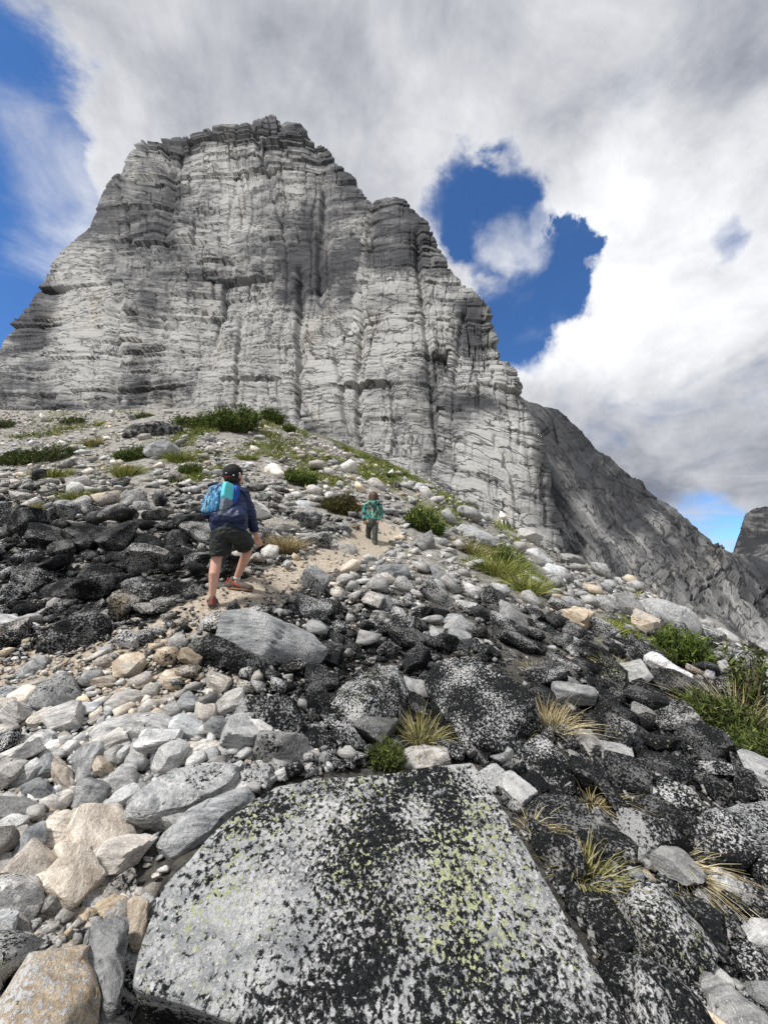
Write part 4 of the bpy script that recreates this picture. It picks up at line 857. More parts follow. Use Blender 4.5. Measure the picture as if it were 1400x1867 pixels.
# each single stone is told apart by its look, its size and the nearest marked thing
LAND = [((420, 1000), 'the walking boy'), ((680, 960), 'the far child'), ((700, 1640), 'the huge bottom slab'), ((500, 1160), 'the smooth grey outcrop'), ((660, 1280), 'the white-fronted central boulder'), ((500, 1305), 'the black domed boulder'),
        ((325, 1440), 'the leaning speckled slab'), ((120, 1515), 'the six-sided pale block'), ((110, 1265), 'the black-crested dome'), ((870, 1280), 'the broad white-flecked slab'), ((1000, 1395), 'the peaked boulder'), ((1350, 1510), 'the right-edge boulder'),
        ((1200, 1690), 'the long sloping boulder'), ((1330, 1620), 'the pale streaky stone'), ((1330, 1280), 'the right-edge grasses'), ((835, 1140), 'the perched speckled boulder'), ((710, 1040), 'the flat dark scree slab'), ((160, 1050), 'the large black rubble rock'),
        ((100, 1790), 'the tan corner boulder'), ((1000, 1300), 'the dry grass clump'), ((130, 1150), 'the black low boulder'), ((590, 990), 'the undercut trailside boulder'), ((60, 825), 'the flat mat shrub'), ((240, 820), 'the dark round bush'), ((1010, 1040), 'the white lens slab'), ((1180, 1780), 'the bottom right boulder')]
used = set()
def side(dx, dy):
    if abs(dx) > 1.6 * abs(dy): return 'right of' if dx > 0 else 'left of'
    if abs(dy) > 1.6 * abs(dx): return 'below' if dy > 0 else 'above'
    return ('lower right of' if dx > 0 else 'lower left of') if dy > 0 else ('upper right of' if dx > 0 else 'upper left of')
for o, px, py, s_, lk, fl, el in singles_meta:
    ls = sorted(LAND, key=lambda l: math.hypot(l[0][0] - px, l[0][1] - py))
    shape = 'flat' if fl < .5 else 'blocky' if fl > .7 else 'angular'
    if el < .7: shape = 'long ' + shape
    sz = 'large ' if s_ > 60 else '' if s_ > 40 else 'small '
    cands = [f'{sz}{lk} {shape} stone {side(px - l[0][0], py - l[0][1])} {l[1]}' for l in ls[:3]]
    cands += [c + w_ for c in cands for w_ in (' in the rubble', ', half buried', ', on loose scree')][:0]
    lab = next((c for c in cands if c not in used), None)
    if lab is None:
        l, l2 = ls[0], ls[1]
        for m in range(1, 5):
            lab = f'{sz}{lk} {shape} stone between {ls[m - 1][1]} and {ls[m][1]}'
            if lab not in used: break
    used.add(lab); o['label'] = lab
# ------------------------------------------------------------------ plants
def leaf_mat(name, c0, c1, c2, scale=6.0, trans=.25):
    m, n, b = new_mat(name)
    a = n.node('ShaderNodeAttribute', attribute_name='tone').outputs['Fac']
    p = n.node('ShaderNodeNewGeometry').outputs['Position']
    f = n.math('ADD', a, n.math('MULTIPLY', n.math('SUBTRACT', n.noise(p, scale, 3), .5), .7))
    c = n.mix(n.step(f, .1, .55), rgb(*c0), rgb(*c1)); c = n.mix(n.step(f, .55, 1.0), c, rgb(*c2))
    n._in(b, 'Base Color', c); b.inputs['Roughness'].default_value = .7; b.inputs['Specular IOR Level'].default_value = .2
    return m
M_NEEDLE = leaf_mat('conifer_needles', (.028, .050, .010), (.075, .115, .020), (.17, .215, .045))
M_MAT = leaf_mat('mat_shrub_leaves', (.030, .046, .012), (.065, .090, .022), (.13, .16, .04))
M_BROWN = leaf_mat('heather_leaves', (.035, .030, .012), (.085, .070, .022), (.10, .12, .03))
M_GRASS = leaf_mat('slope_grass', (.09, .12, .022), (.24, .27, .06), (.48, .45, .17))
M_DRY = leaf_mat('dry_grass', (.20, .16, .07), (.42, .34, .18), (.62, .54, .36))
M_MIX = leaf_mat('half_dry_grass', (.09, .11, .025), (.30, .26, .10), (.52, .46, .25))
M_STEM = plain('shrub_bark', (.12, .09, .06), .9, .4, 30)

def strips(P, Dv, L, Wd, bend, rs_, seg=3, side=None):
    """many tapering blades at once: root points P, directions, lengths, widths, droop"""
    n = len(P); side = np.cross(Dv, rs_.normal(size=(n, 3))) if side is None else side
    side /= np.linalg.norm(side, axis=1, keepdims=True) + 1e-9
    rows = []
    for k in range(seg + 1):
        t = k / seg; c = P + Dv * (L * t)[:, None] + bend * (L * t * t)[:, None]
        wv = side * (Wd * (1 - t) ** .7 * .5 + .0004)[:, None]
        rows.append(np.stack([c - wv, c + wv], 1))
    V = np.stack(rows, 1).reshape(n, -1, 3); nv = (seg + 1) * 2
    q = np.array([[2 * k, 2 * k + 1, 2 * k + 3, 2 * k + 2] for k in range(seg)])
    Q = (q[None] + (np.arange(n) * nv)[:, None, None]).reshape(-1, 4)
    return V.reshape(-1, 3), Q, nv

def tuft(label, px, py, wpx, hpx, mat, n, lean=(0, 0, 0), spread=.7, name='grass_tuft', cat='grass', group='grass tufts on the slope', droop=.6, seed=0, dshift=0, bw=.0045):
    rs_ = np.random.RandomState(seed + 11)
    g, d = ground(np.array([px * 1.0]), np.array([py * 1.0])); g = g[0]; d = d[0]
    if np.isnan(d): return
    if dshift: g = g * ((d + dshift) / d); d = d + dshift; 
    m = d / F; w_, h_ = wpx * m * (1.25 if py < 1100 else 1), hpx * m * (1.2 if py < 1100 else 1)
    a = rs_.uniform(0, 6.283, n); r_ = np.sqrt(rs_.uniform(size=n))
    P = np.stack([np.cos(a) * r_ * w_ * .24, np.sin(a) * r_ * w_ * .20, np.zeros(n)], 1)
    P[:, 2] = (hgt(g[0] + P[:, 0], g[1] + P[:, 1]) - hgt(g[0], g[1])) * (0 if dshift else 1) - .01
    Dv = np.stack([np.cos(a) * r_ * spread, np.sin(a) * r_ * spread, np.ones(n)], 1) + rs_.normal(size=(n, 3)) * .22 + np.array(lean)
    Dv /= np.linalg.norm(Dv, axis=1, keepdims=True)
    L = h_ * rs_.uniform(.45, 1.2, n); bend = (Dv * np.array([1, 1, 0]) + np.array(lean) * .6 - np.array([0, 0, droop])) * rs_.uniform(.2, .9, n)[:, None]
    V, Q, nv = strips(P, Dv, L, np.full(n, max(bw, 1.1 * m)) * rs_.uniform(.6, 1.3, n), bend, rs_)
    me = mesh_np(name, V, quads=Q); attr(me, 'tone', 'FLOAT', np.repeat(rs_.uniform(0, 1, n), nv))
    return obj(name, me, mat, loc=g, label=label, cat=cat, group=group)

def shrub(label, px, py, wpx, hpx, mat, seed=0, nb=240, upright=1.0, name='shrub', cat='shrub', nl=.13, dshift=0):
    rs_ = np.random.RandomState(seed + 77)
    g, d = ground(np.array([px * 1.0]), np.array([py * 1.0])); g = g[0]; d = d[0]
    if np.isnan(d): g = at(px, py, np.array(30.0)); d = 30.
    if dshift: g = g * ((d + dshift) / d); d = d + dshift; g[2] = hgt(g[0], g[1])
    m = d / F; w_, h_ = wpx * m * .5, hpx * m
    e = bpy.data.objects.new(name, None); COL.objects.link(e); e.location = g; e['label'] = label; e['category'] = cat; e['group'] = 'low green shrubs of the slope'; e.empty_display_size = .1
    a = rs_.uniform(0, 6.283, nb); r_ = np.sqrt(rs_.uniform(size=nb))
    lump = .72 + .45 * vn(np.cos(a) * r_ * 2 + seed, np.sin(a) * r_ * 2, seed=seed)
    B = np.stack([np.cos(a) * r_ * w_ * .8, np.sin(a) * r_ * w_ * .7, np.zeros(nb)], 1)
    B[:, 2] = hgt(g[0] + B[:, 0], g[1] + B[:, 1]) - hgt(g[0], g[1])
    Dv = np.stack([np.cos(a) * r_ * .55, np.sin(a) * r_ * .5, np.ones(nb) * upright], 1) + rs_.normal(size=(nb, 3)) * .25; Dv /= np.linalg.norm(Dv, axis=1, keepdims=True)
    L = h_ * lump * (1 - .45 * r_ ** 2) * rs_.uniform(.7, 1.15, nb)
    # stems
    V, Q, nv = strips(B, Dv, L, np.full(nb, .035 * h_), np.zeros((nb, 3)), rs_, seg=2)
    obj('stem', mesh_np('stem', V, quads=Q), M_STEM, e)
    k = 15; t = np.tile(np.linspace(.12, 1.0, k), nb); idx = np.repeat(np.arange(nb), k)
    P = B[idx] + Dv[idx] * (L[idx] * t)[:, None]
    for sgn in (0,):
        N1 = Dv[idx] * .75 + rs_.normal(size=(nb * k, 3)) * .75; N1 /= np.linalg.norm(N1, axis=1, keepdims=True)
        Ln = h_ * nl * rs_.uniform(.7, 1.5, nb * k)
        V, Q, nv = strips(P, N1, Ln, np.maximum(Ln * .22, .7 * m), np.zeros((nb * k, 3)), rs_, seg=1)
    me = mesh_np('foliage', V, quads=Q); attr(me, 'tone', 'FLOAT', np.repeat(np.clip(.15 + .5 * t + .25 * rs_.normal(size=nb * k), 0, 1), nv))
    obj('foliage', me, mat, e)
    return e

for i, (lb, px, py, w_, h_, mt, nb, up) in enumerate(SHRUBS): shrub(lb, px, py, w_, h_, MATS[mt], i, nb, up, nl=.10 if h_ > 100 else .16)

for i, (lb, px, py, w_, h_, mt, n_, ln, ds) in enumerate(TUFTS): tuft(lb, px, py, w_, h_, MATS[mt], n_ * (2 if py < 1100 else 1), ln, seed=i, dshift=ds)

def slope_grass():
    rs_ = np.random.RandomState(3); px = rs_.uniform(-60, 1440, 60000); py = rs_.uniform(742, 1200, 60000)
    ok = py > sky_line(px) + 1; px, py = px[ok], py[ok]
    g, d = ground(px, py); ok = ~np.isnan(d); g, d, px, py = g[ok], d[ok], px[ok], py[ok]
    gz = grass_zone(g[:, 0], g[:, 1], d); ok = (gz + rs_.normal(size=len(gz)) * .07 > .45) & (d > 7) & (trail_dist(g[:, 0], g[:, 1]) > .5); g, d = g[ok], d[ok]
    g, d = g[:14000], d[:14000]; n = len(g); k = 6; m = np.repeat(d / F, k)
    P = np.repeat(g, k, 0) + rs_.normal(size=(n * k, 3)) * np.array([1, 1, 0]) * (m * 3)[:, None]; P[:, 2] = hgt(P[:, 0], P[:, 1]) - .02
    Dv = rs_.normal(size=(n * k, 3)) * .45 + np.array([0, 0, 1]); Dv /= np.linalg.norm(Dv, axis=1, keepdims=True)
    V, Q, nv = strips(P, Dv, m * rs_.uniform(7, 17, n * k), m * rs_.uniform(.9, 1.7, n * k), Dv * np.array([.6, .6, -.3]), rs_, seg=2)
    me = mesh_np('grass', V, quads=Q); attr(me, 'tone', 'FLOAT', np.repeat(np.clip(rs_.normal(size=n) * .3 + .4, 0, 1), nv * k))
    obj('grass', me, M_GRASS, kind='stuff', label='short alpine grass between the stones of the upper slope', cat='grass')
slope_grass()

# ------------------------------------------------------------------ figures
def tube(bm, pts, flat=False, n=14):
    """a tapering limb through (point, radius[, flatten]) stations; rounded or flat ends"""
    P = [np.array(p[0], float) for p in pts]; r = [p[1] for p in pts]
    st = []
    for i in range(len(P)):
        t = (P[min(i + 1, len(P) - 1)] - P[max(i - 1, 0)]); st.append((P[i], r[i], t / np.linalg.norm(t)))
    if not flat:
        a, b = st[0], st[-1]
        head = [(a[0] - a[2] * a[1] * math.sin(q), a[1] * math.cos(q), a[2]) for q in (R(85), R(60), R(30))]
        tail = [(b[0] + b[2] * b[1] * math.sin(q), b[1] * math.cos(q), b[2]) for q in (R(30), R(60), R(85))]
        st = head + st + tail
    rings = []
    for c, rad, t in st:
        u = np.cross(t, [0.13, .98, .1]); u /= np.linalg.norm(u); v = np.cross(t, u)
        rings.append([bm.verts.new(tuple(c + rad * (math.cos(2 * math.pi * k / n) * u + math.sin(2 * math.pi * k / n) * v))) for k in range(n)])
    for A, B in zip(rings[:-1], rings[1:]):
        for k in range(n): bm.faces.new((A[k], A[(k + 1) % n], B[(k + 1) % n], B[k]))
    bm.faces.new(rings[0][::-1]); bm.faces.new(rings[-1])
def ball(bm, c, r, sc3=(1, 1, 1), rot=None):
    M = Matrix.Translation(Vector(c)) @ (rot.to_4x4() if rot else Matrix.Identity(4)) @ Matrix.Diagonal((r * sc3[0], r * sc3[1], r * sc3[2], 1))
    bmesh.ops.create_icosphere(bm, subdivisions=3, radius=1, matrix=M)
def fuse(name, bm, voxel, mat, parent, smooth=4, origin=None, wrinkle=0.0, **kw):
    """weld overlapping volumes into one continuous skin"""
    me = bpy.data.meshes.new(name); bmesh.ops.recalc_face_normals(bm, faces=bm.faces); bm.to_mesh(me); bm.free()
    o = bpy.data.objects.new(name, me); COL.objects.link(o)
    md = o.modifiers.new('r', 'REMESH'); md.mode = 'VOXEL'; md.voxel_size = voxel
    if smooth:
        s_ = o.modifiers.new('s', 'SMOOTH'); s_.factor = .5; s_.iterations = smooth
    dg = bpy.context.evaluated_depsgraph_get(); me2 = bpy.data.meshes.new_from_object(o.evaluated_get(dg)); me2.name = name
    bpy.data.objects.remove(o); bpy.data.meshes.remove(me)
    me2.polygons.foreach_set('use_smooth', np.ones(len(me2.polygons), bool))
    if origin is not None: me2.transform(Matrix.Translation(-Vector(origin)))
    if wrinkle:
        n_ = len(me2.vertices); V = np.empty(n_ * 3, np.float32); me2.vertices.foreach_get('co', V); V = V.reshape(-1, 3); NV = np.empty(n_ * 3, np.float32); me2.vertices.foreach_get('normal', NV); NV = NV.reshape(-1, 3)
        q = 1 - np.abs(fbm(V[:, 0] * 9 + V[:, 2] * 5, V[:, 1] * 9, V[:, 2] * 13 - V[:, 0] * 6, oct=3, seed=2)) * 2.2
        me2.vertices.foreach_set('co', (V + NV * (wrinkle * q)[:, None]).astype(np.float32).ravel()); me2.update()
    me2.materials.clear()
    return obj(name, me2, mat, parent, **kw)
def A(px, py, d): return at(px, py, np.array(float(d)))
def mixp(a, b, t): return a + (b - a) * t

def fabric(name, cols, scale, rough=.75, thr=(.42, .58), stretch=(1, 1, 1)):
    m, n, b = new_mat(name); c = n.vmath('MULTIPLY', n.node('ShaderNodeTexCoord').outputs['Object'], stretch)
    f = n.noise(c, scale, 3, .55, .8); f2 = n.noise(n.vmath('ADD', c, (3, 7, 1)), scale * 1.3, 3, .55, .8)
    col = n.mix(n.step(f, thr[0], thr[0] + .03), rgb(*cols[0]), rgb(*cols[1])); col = n.mix(n.step(f, thr[1], thr[1] + .03), col, rgb(*cols[2]))
    if len(cols) > 3: col = n.mix(n.step(f2, .60, .63), col, rgb(*cols[3]))
    n._in(b, 'Base Color', col); b.inputs['Roughness'].default_value = rough
    n._in(b, 'Normal', n.node('ShaderNodeBump', {'Height': n.noise(c, 25, 4), 'Strength': .5, 'Distance': .02}).outputs[0])
    return m
M_SKIN = plain('skin', (.62, .36, .27), .55, .08, 30)
M_NAVY = plain('navy_jacket_nylon', (.006, .016, .060), .5, .35, 9, .4, .7)
M_SHORT = plain('charcoal_shorts', (.028, .032, .030), .8, .25, 12, .25, .5)
M_CAP = plain('black_cap_cloth', (.012, .012, .013), .8, .3, 60)
M_HAIR = plain('dark_hair', (.03, .02, .014), .6, .4, 90)
M_BHAIR = plain('brown_hair', (.085, .052, .034), .6, .5, 60)
M_SHOE = plain('taupe_shoe_mesh', (.11, .085, .075), .85, .3, 80)
M_RED = plain('red_trim', (.50, .06, .04), .6, .15)
M_SOLE = plain('tan_sole', (.33, .20, .12), .8, .2)
M_WHITE = plain('white_stud', (.8, .8, .8), .5, .05)
M_LIME = plain('lime_wristband', (.55, .65, .06), .6, .1)
M_CYAN = plain('cyan_panel', (.13, .66, .72), .65, .12, 20)
M_GREYP = plain('grey_mesh_pocket', (.16, .19, .23), .8, .2, 40)
M_PACKN = plain('navy_pack_base', (.012, .02, .055), .8, .3)
M_PALE = plain('pale_zip', (.45, .52, .50), .6, .1)
M_BLUE = plain('blue_inner_panel', (.02, .09, .42), .7, .25, 14)
M_CAMO = fabric('blue_camo_cloth', [(.008, .030, .085), (.025, .17, .36), (.20, .52, .66)], 24, thr=(.44, .57), stretch=(1.6, 1, .8))
M_TEAL = fabric('teal_leaf_print', [(.008, .035, .045), (.03, .24, .22), (.20, .50, .44), (.62, .55, .16)], 15, thr=(.46, .56), stretch=(1.5, 1, .8))
M_OLIVE = plain('olive_trousers', (.075, .085, .072), .85, .25, 15, .2, .5)
M_BOOT = plain('dark_shoe', (.03, .03, .045), .8, .3)
M_GOAT = plain('white_goat_fleece', (.80, .76, .68), .95, .12, 18, .1, .9)
M_HORN = plain('dark_horn', (.03, .03, .03), .5, .2)

def shoe(parent, heel, toe, w_, h_, red=True, up=np.array([0, 0, 1.0])):
    ax = toe - heel; L = np.linalg.norm(ax); f = ax / L; sd_ = np.cross(f, up); sd_ /= np.linalg.norm(sd_); u = np.cross(sd_, f)
    def lo(a, s, z): return heel + f * a * L + sd_ * s + u * z
    bm = bmesh.new()
    tube(bm, [(lo(.10, 0, h_ * .42), w_ * .46), (lo(.35, 0, h_ * .42), w_ * .47), (lo(.70, 0, h_ * .30), w_ * .50), (lo(.92, 0, h_ * .24), w_ * .40)])
    tube(bm, [(lo(.12, 0, h_ * .5), w_ * .42), (lo(.16, 0, h_ * 1.05), w_ * .40)])
    s_ = fuse('shoe', bm, .007, M_SHOE, parent)
    bm = bmesh.new(); K = 20; top, bot = [], []
    for k in range(K):
        a = 2 * math.pi * k / K; x = .5 + .54 * math.cos(a); y = w_ * .52 * math.sin(a) * (1.0 if math.cos(a) > 0 else .85)
        top.append(bm.verts.new(tuple(lo(x, y, h_ * .14)))); bot.append(bm.verts.new(tuple(lo(x, y * .97, -.004))))
    bm.faces.new(top); bm.faces.new(bot[::-1])
    for k in range(K): bm.faces.new((top[k], bot[k], bot[(k + 1) % K], top[(k + 1) % K]))
    me = bpy.data.meshes.new('sole'); bmesh.ops.recalc_face_normals(bm, faces=bm.faces); bm.to_mesh(me); bm.free(); obj('sole', me, M_SOLE, s_)
    if red:
        bm = bmesh.new()
        for sg in (-1, 1):
            tube(bm, [(lo(.16, sg * w_ * .47, h_ * .95), .007), (lo(.30, sg * w_ * .50, h_ * .62), .009), (lo(.52, sg * w_ * .52, h_ * .34), .007)], n=8)
        tube(bm, [(lo(-.035, 0, h_ * 1.15), .011), (lo(-.055, 0, h_ * .55), .012)], n=8)
        fuse('red_trim', bm, .005, M_RED, s_, 1)
    return s_

def boy():
    base = A(400, 1100, 4.1)
    e = bpy.data.objects.new('person', None); COL.objects.link(e); e['label'] = 'boy in navy jacket, dark shorts and black cap striding up the trail'; e['category'] = 'person'
    sh_r, el_r, wr_r = A(442, 901, 4.36), A(455, 934, 4.36), A(464, 967, 4.42)
    sh_l, el_l, wr_l = A(403, 899, 4.38), A(397, 928, 4.56), A(408, 946, 4.74)
    hp_l, kn_l, an_l = A(402, 968, 4.12), A(394.5, 1021, 4.09), A(387, 1087, 4.02)
    hp_r, kn_r, an_r = A(433, 968, 4.14), A(452.5, 1000, 4.40), A(431.5, 1054, 4.44)
    neck, head = A(428, 888, 4.39), A(425.5, 866, 4.43)
    fwd = np.array([.42, .86, .28]); fwd /= np.linalg.norm(fwd)          # where he looks: ahead, right and up
    rt = np.cross(fwd, [0, 0, 1]); rt /= np.linalg.norm(rt); upv = np.cross(rt, fwd)
    bm = bmesh.new()
    ball(bm, head, .098, (1, 1, 1.12)); ball(bm, head + fwd * .03 - upv * .06, .068)
    ball(bm, head + fwd * .105 - upv * .02, .016, (1, 1, 1.5))
    for sg in (-1, 1): ball(bm, head + rt * sg * .098 - upv * .015, .026, (.6, 1, 1.4))
    tube(bm, [(head - upv * .06, .052), (neck, .050), (A(424, 905, 4.34), .07)])
    tube(bm, [(A(417, 965, 4.14), .095), (A(420, 935, 4.23), .095), (A(422, 908, 4.34), .095)])
    tube(bm, [(A(403, 902, 4.35), .06), (A(442, 902, 4.35), .06)])
    for hp, kn, an, cf in ((hp_l, kn_l, an_l, A(390.5, 1046, 4.03)), (hp_r, kn_r, an_r, A(444.5, 1024, 4.41))):
        tube(bm, [(mixp(hp, kn, .12), .070), (mixp(hp, kn, .55), .066), (kn, .054), (cf, .054), (mixp(cf, an, .55), .042), (an, .034), (an - np.array([0, 0, .05]), .036)])
    for sh, el, wr in ((sh_r, el_r, wr_r), (sh_l, el_l, wr_l)): tube(bm, [(sh, .048), (el, .038), (mixp(el, wr, .4), .037), (wr, .025)])
    # right hand, half open, fingers hanging forward
    pm = A(468.5, 979, 4.45); tube(bm, [(wr_r, .024), (mixp(wr_r, pm, .6), .030), (pm, .030)])
    for fx, fy, mx, my, tx, ty, dd, rr_ in [(473, 981, 477.5, 987, 478.5, 994, 0, .0095), (471.5, 984, 475, 990.5, 475, 996.5, -.01, .0095), (469, 985.5, 471.5, 992, 471, 997, -.02, .0092), (466.5, 985, 468, 990.5, 467.2, 994.5, -.03, .0085), (464.5, 977, 463, 984, 465, 990, -.035, .0105)]:
        tube(bm, [(A(fx, fy, 4.45 + dd), rr_ * 1.1), (A(mx, my, 4.46 + dd), rr_), (A(tx, ty, 4.45 + dd), rr_ * .8)], n=10)
    ph = wr_l + np.array([.04, .06, .01]); tube(bm, [(wr_l, .024), (ph, .030)])
    for q in range(4): tube(bm, [(ph + np.array([.0, .02, .03 - .018 * q]), .010), (ph + np.array([.03, .06, .02 - .018 * q]), .009), (ph + np.array([.045, .075, -.005 - .018 * q]), .008)], n=10)
    tube(bm, [(ph + np.array([-.01, 0, .02]), .011), (ph + np.array([.0, .05, .055]), .009)], n=10)
    fuse('body', bm, .0065, M_SKIN, e, 3)
    # shorts
    bm = bmesh.new()
    tube(bm, [(A(417, 961, 4.15), .118), (A(417, 968, 4.13), .145), (A(417, 980, 4.13), .145)], flat=True)
    ball(bm, A(408, 976, 4.09), .10); ball(bm, A(427, 976, 4.11), .10)
    tube(bm, [(A(403, 970, 4.12), .100), (A(402.5, 985, 4.11), .108), (A(402, 1013, 4.09), .104)], flat=True)
    tube(bm, [(A(430, 970, 4.14), .100), (A(440, 982, 4.24), .104), (A(446.5, 994, 4.34), .100)], flat=True)
    fuse('shorts', bm, .008, M_SHORT, e, 3, wrinkle=.011)
    # jacket
    bm = bmesh.new()
    tube(bm, [(A(406, 945, 4.13), .120), (A(430, 945, 4.14), .120)])
    tube(bm, [(A(404, 959, 4.14), .115), (A(404, 935, 4.22), .108), (A(407, 908, 4.32), .100), (A(415, 898, 4.35), .085)])
    tube(bm, [(A(430, 959, 4.15), .115), (A(432, 935, 4.23), .108), (A(434, 908, 4.34), .098), (A(430, 897, 4.36), .080)])
    tube(bm, [(A(417, 959, 4.14), .13), (A(420, 910, 4.32), .125), (A(427, 893, 4.38), .070), (A(428, 888, 4.395), .064)])
    tube(bm, [(sh_r, .074), (mixp(sh_r, el_r, .5), .070), (el_r, .062), (mixp(el_r, wr_r, .5), .058), (mixp(el_r, wr_r, .90), .048)])
    tube(bm, [(sh_l, .074), (el_l, .062), (mixp(el_l, wr_l, .9), .046)])
    fuse('jacket', bm, .008, M_NAVY, e, 3, wrinkle=.012)
    bm = bmesh.new(); tube(bm, [(mixp(el_r, wr_r, .90), .038), (mixp(el_r, wr_r, 1.0), .033)], flat=True); fuse('wristband', bm, .005, M_LIME, e, 1)
    # hair and cap
    bm = bmesh.new(); ball(bm, head - fwd * .020 - upv * .03, .096, (1, 1, .95)); fuse('hair', bm, .008, M_HAIR, e, 1)
    bm = bmesh.new(); ball(bm, head + upv * .012 - fwd * .006, .112, (1, 1, 1.08), Matrix((rt, fwd, upv)).transposed())
    cut = head - upv * .028 - fwd * .0
    bmesh.ops.bisect_plane(bm, geom=bm.verts[:] + bm.edges[:] + bm.faces[:], plane_co=Vector(cut), plane_no=Vector(upv - fwd * .25), clear_inner=True)
    bmesh.ops.holes_fill(bm, edges=[x for x in bm.edges if x.is_boundary])
    cap = fuse('cap', bm, .007, M_CAP, e, 2)
    bm = bmesh.new(); g_ = []
    for j in range(7):
        row = []
        for i in range(13):
            a = R(-62 + 124 * i / 12); rr_ = .095 + .085 * j / 6
            p = head + (fwd * math.cos(a) + rt * math.sin(a) * .92) * rr_ + upv * (.012 - .22 * (math.sin(a) * .095) ** 2 * 8 - .012 * j / 6)
            row.append(bm.verts.new(tuple(p)))
        g_.append(row)
    for j in range(6):
        for i in range(12): bm.faces.new((g_[j][i], g_[j][i + 1], g_[j + 1][i + 1], g_[j + 1][i]))
    r_ = bmesh.ops.solidify(bm, geom=bm.faces[:], thickness=.006)
    me = bpy.data.meshes.new('brim'); bmesh.ops.recalc_face_normals(bm, faces=bm.faces); bm.to_mesh(me); bm.free(); obj('brim', me, M_CAP, cap)
    for qx, qy in ((412.5, 862.5), (426, 866.5), (437, 863)):
        v = ray(qx, qy); v = v / np.linalg.norm(v); oc = -(head + upv * .012); b_ = oc @ v; c_ = oc @ oc - .116 ** 2; t_ = -b_ - math.sqrt(max(b_ * b_ - c_, 0))
        bm = bmesh.new(); ball(bm, v * t_, .0085); me = bpy.data.meshes.new('stud'); bm.to_mesh(me); bm.free(); obj('stud', me, M_WHITE, cap)
    bm = bmesh.new(); pts = []
    for qx in (410.5, 414, 418, 422):
        v = ray(qx, 868.5); v = v / np.linalg.norm(v); oc = -(head + upv * .012); b_ = oc @ v; c_ = oc @ oc - .113 ** 2; t_ = -b_ - math.sqrt(max(b_ * b_ - c_, 0)); pts.append((v * t_, .0055))
    tube(bm, pts, n=8); me = bpy.data.meshes.new('red_stitching'); bm.to_mesh(me); bm.free(); obj('red_stitching', me, M_RED, cap)
    # shoes on the ground
    shoe(e, A(386, 1109, 3.97), A(388.5, 1098, 4.22), .098, .085)
    shoe(e, A(415, 1072, 4.42), A(459, 1076.5, 4.40), .098, .095)
    bm = bmesh.new(); tube(bm, [(an_r - np.array([0, 0, .02]), .042), (an_r + np.array([.004, 0, .012]), .041)], flat=True); fuse('sock', bm, .006, M_PALE, e, 1)
boy()

def backpack():
    C = A(401, 913, 4.205)
    e = bpy.data.objects.new('backpack', None); COL.objects.link(e); e.location = C; e['label'] = 'blue camouflage school backpack with cyan panel on the boy back'; e['category'] = 'backpack'
    up = A(406, 880, 4.30) - A(397.5, 944, 4.17); up /= np.linalg.norm(up)
    out = np.array([-.34, -.94, .05]); out -= up * (out @ up); out /= np.linalg.norm(out)
    sd_ = np.cross(up, out)                                   # towards picture right
    M = np.stack([sd_, out, up], 1)
    def box(name, c, h, k, mat, parent=e, taper=0.0, sub=5, bulge=0.0, **kw):
        U, T = ico(sub); q = (np.abs(U) ** k).sum(1) ** (-1 / k); V = U * q[:, None] * np.array(h)
        V[:, 0] *= 1 - taper * (V[:, 2] / h[2] * .5 + .5); V[:, 1] *= 1 - taper * (V[:, 2] / h[2] * .5 + .5)
        V = V * (1 + .02 * fbm(V[:, 0] * 14 + c[0] * 9, V[:, 1] * 14, V[:, 2] * 14, oct=3))[:, None]
        W = (V + np.array(c)) @ M.T
        return obj(name, mesh_np(name, W, tris=T, smooth=True), mat, parent, **kw)
    main = box('main_compartment', (-.005, 0, 0), (.150, .105, .195), 4.0, M_CAMO, taper=.12)
    box('front_pocket', (-.022, .092, -.055), (.118, .038, .115), 4.5, M_CAMO, taper=.08)
    box('base_panel', (-.005, .0, -.172), (.150, .110, .034), 4, M_PACKN)
    box('cyan_panel', (.122, .030, .080), (.030, .080, .100), 5, M_CYAN, taper=.12)
    box('side_pocket', (.126, .016, -.088), (.033, .088, .082), 4.5, M_GREYP)
    box('blue_panel', (.135, -.070, .03), (.045, .040, .15), 4.5, M_BLUE)
    box('top_edge', (-.055, .005, .178), (.085, .085, .020), 4, M_PACKN)
    def line(name, pts, r_, mat, n=8):
        bm = bmesh.new(); tube(bm, [(np.array(p) @ M.T, r_) for p in pts], n=n); me = bpy.data.meshes.new(name); bmesh.ops.recalc_face_normals(bm, faces=bm.faces); bm.to_mesh(me); bm.free(); obj(name, me, mat, e)
    line('zip', [(-.055, .132, -.15), (-.058, .136, -.05), (-.052, .128, .045), (-.045, .104, .10)], .005, M_PALE)
    line('zip', [(-.12, .08, .06), (-.05, .110, .125), (.03, .105, .135)], .0045, M_PALE)
    line('haul_loop', [(-.03, -.05, .19), (-.02, -.06, .225), (.03, -.06, .225), (.04, -.05, .19)], .008, M_PACKN)
    P2 = lambda a: tuple(np.linalg.inv(M) @ (np.array(a) - C))
    line('strap', [P2(A(430, 893, 4.30)), P2(A(440, 894, 4.28)), P2(A(449, 905, 4.30)), P2(A(446, 925, 4.27))], .014, M_PACKN)
    line('strap', [P2(A(428, 930, 4.16)), P2(A(437, 940, 4.12)), P2(A(446, 952, 4.13)), P2(A(449, 957, 4.18))], .012, M_GREYP)
backpack()

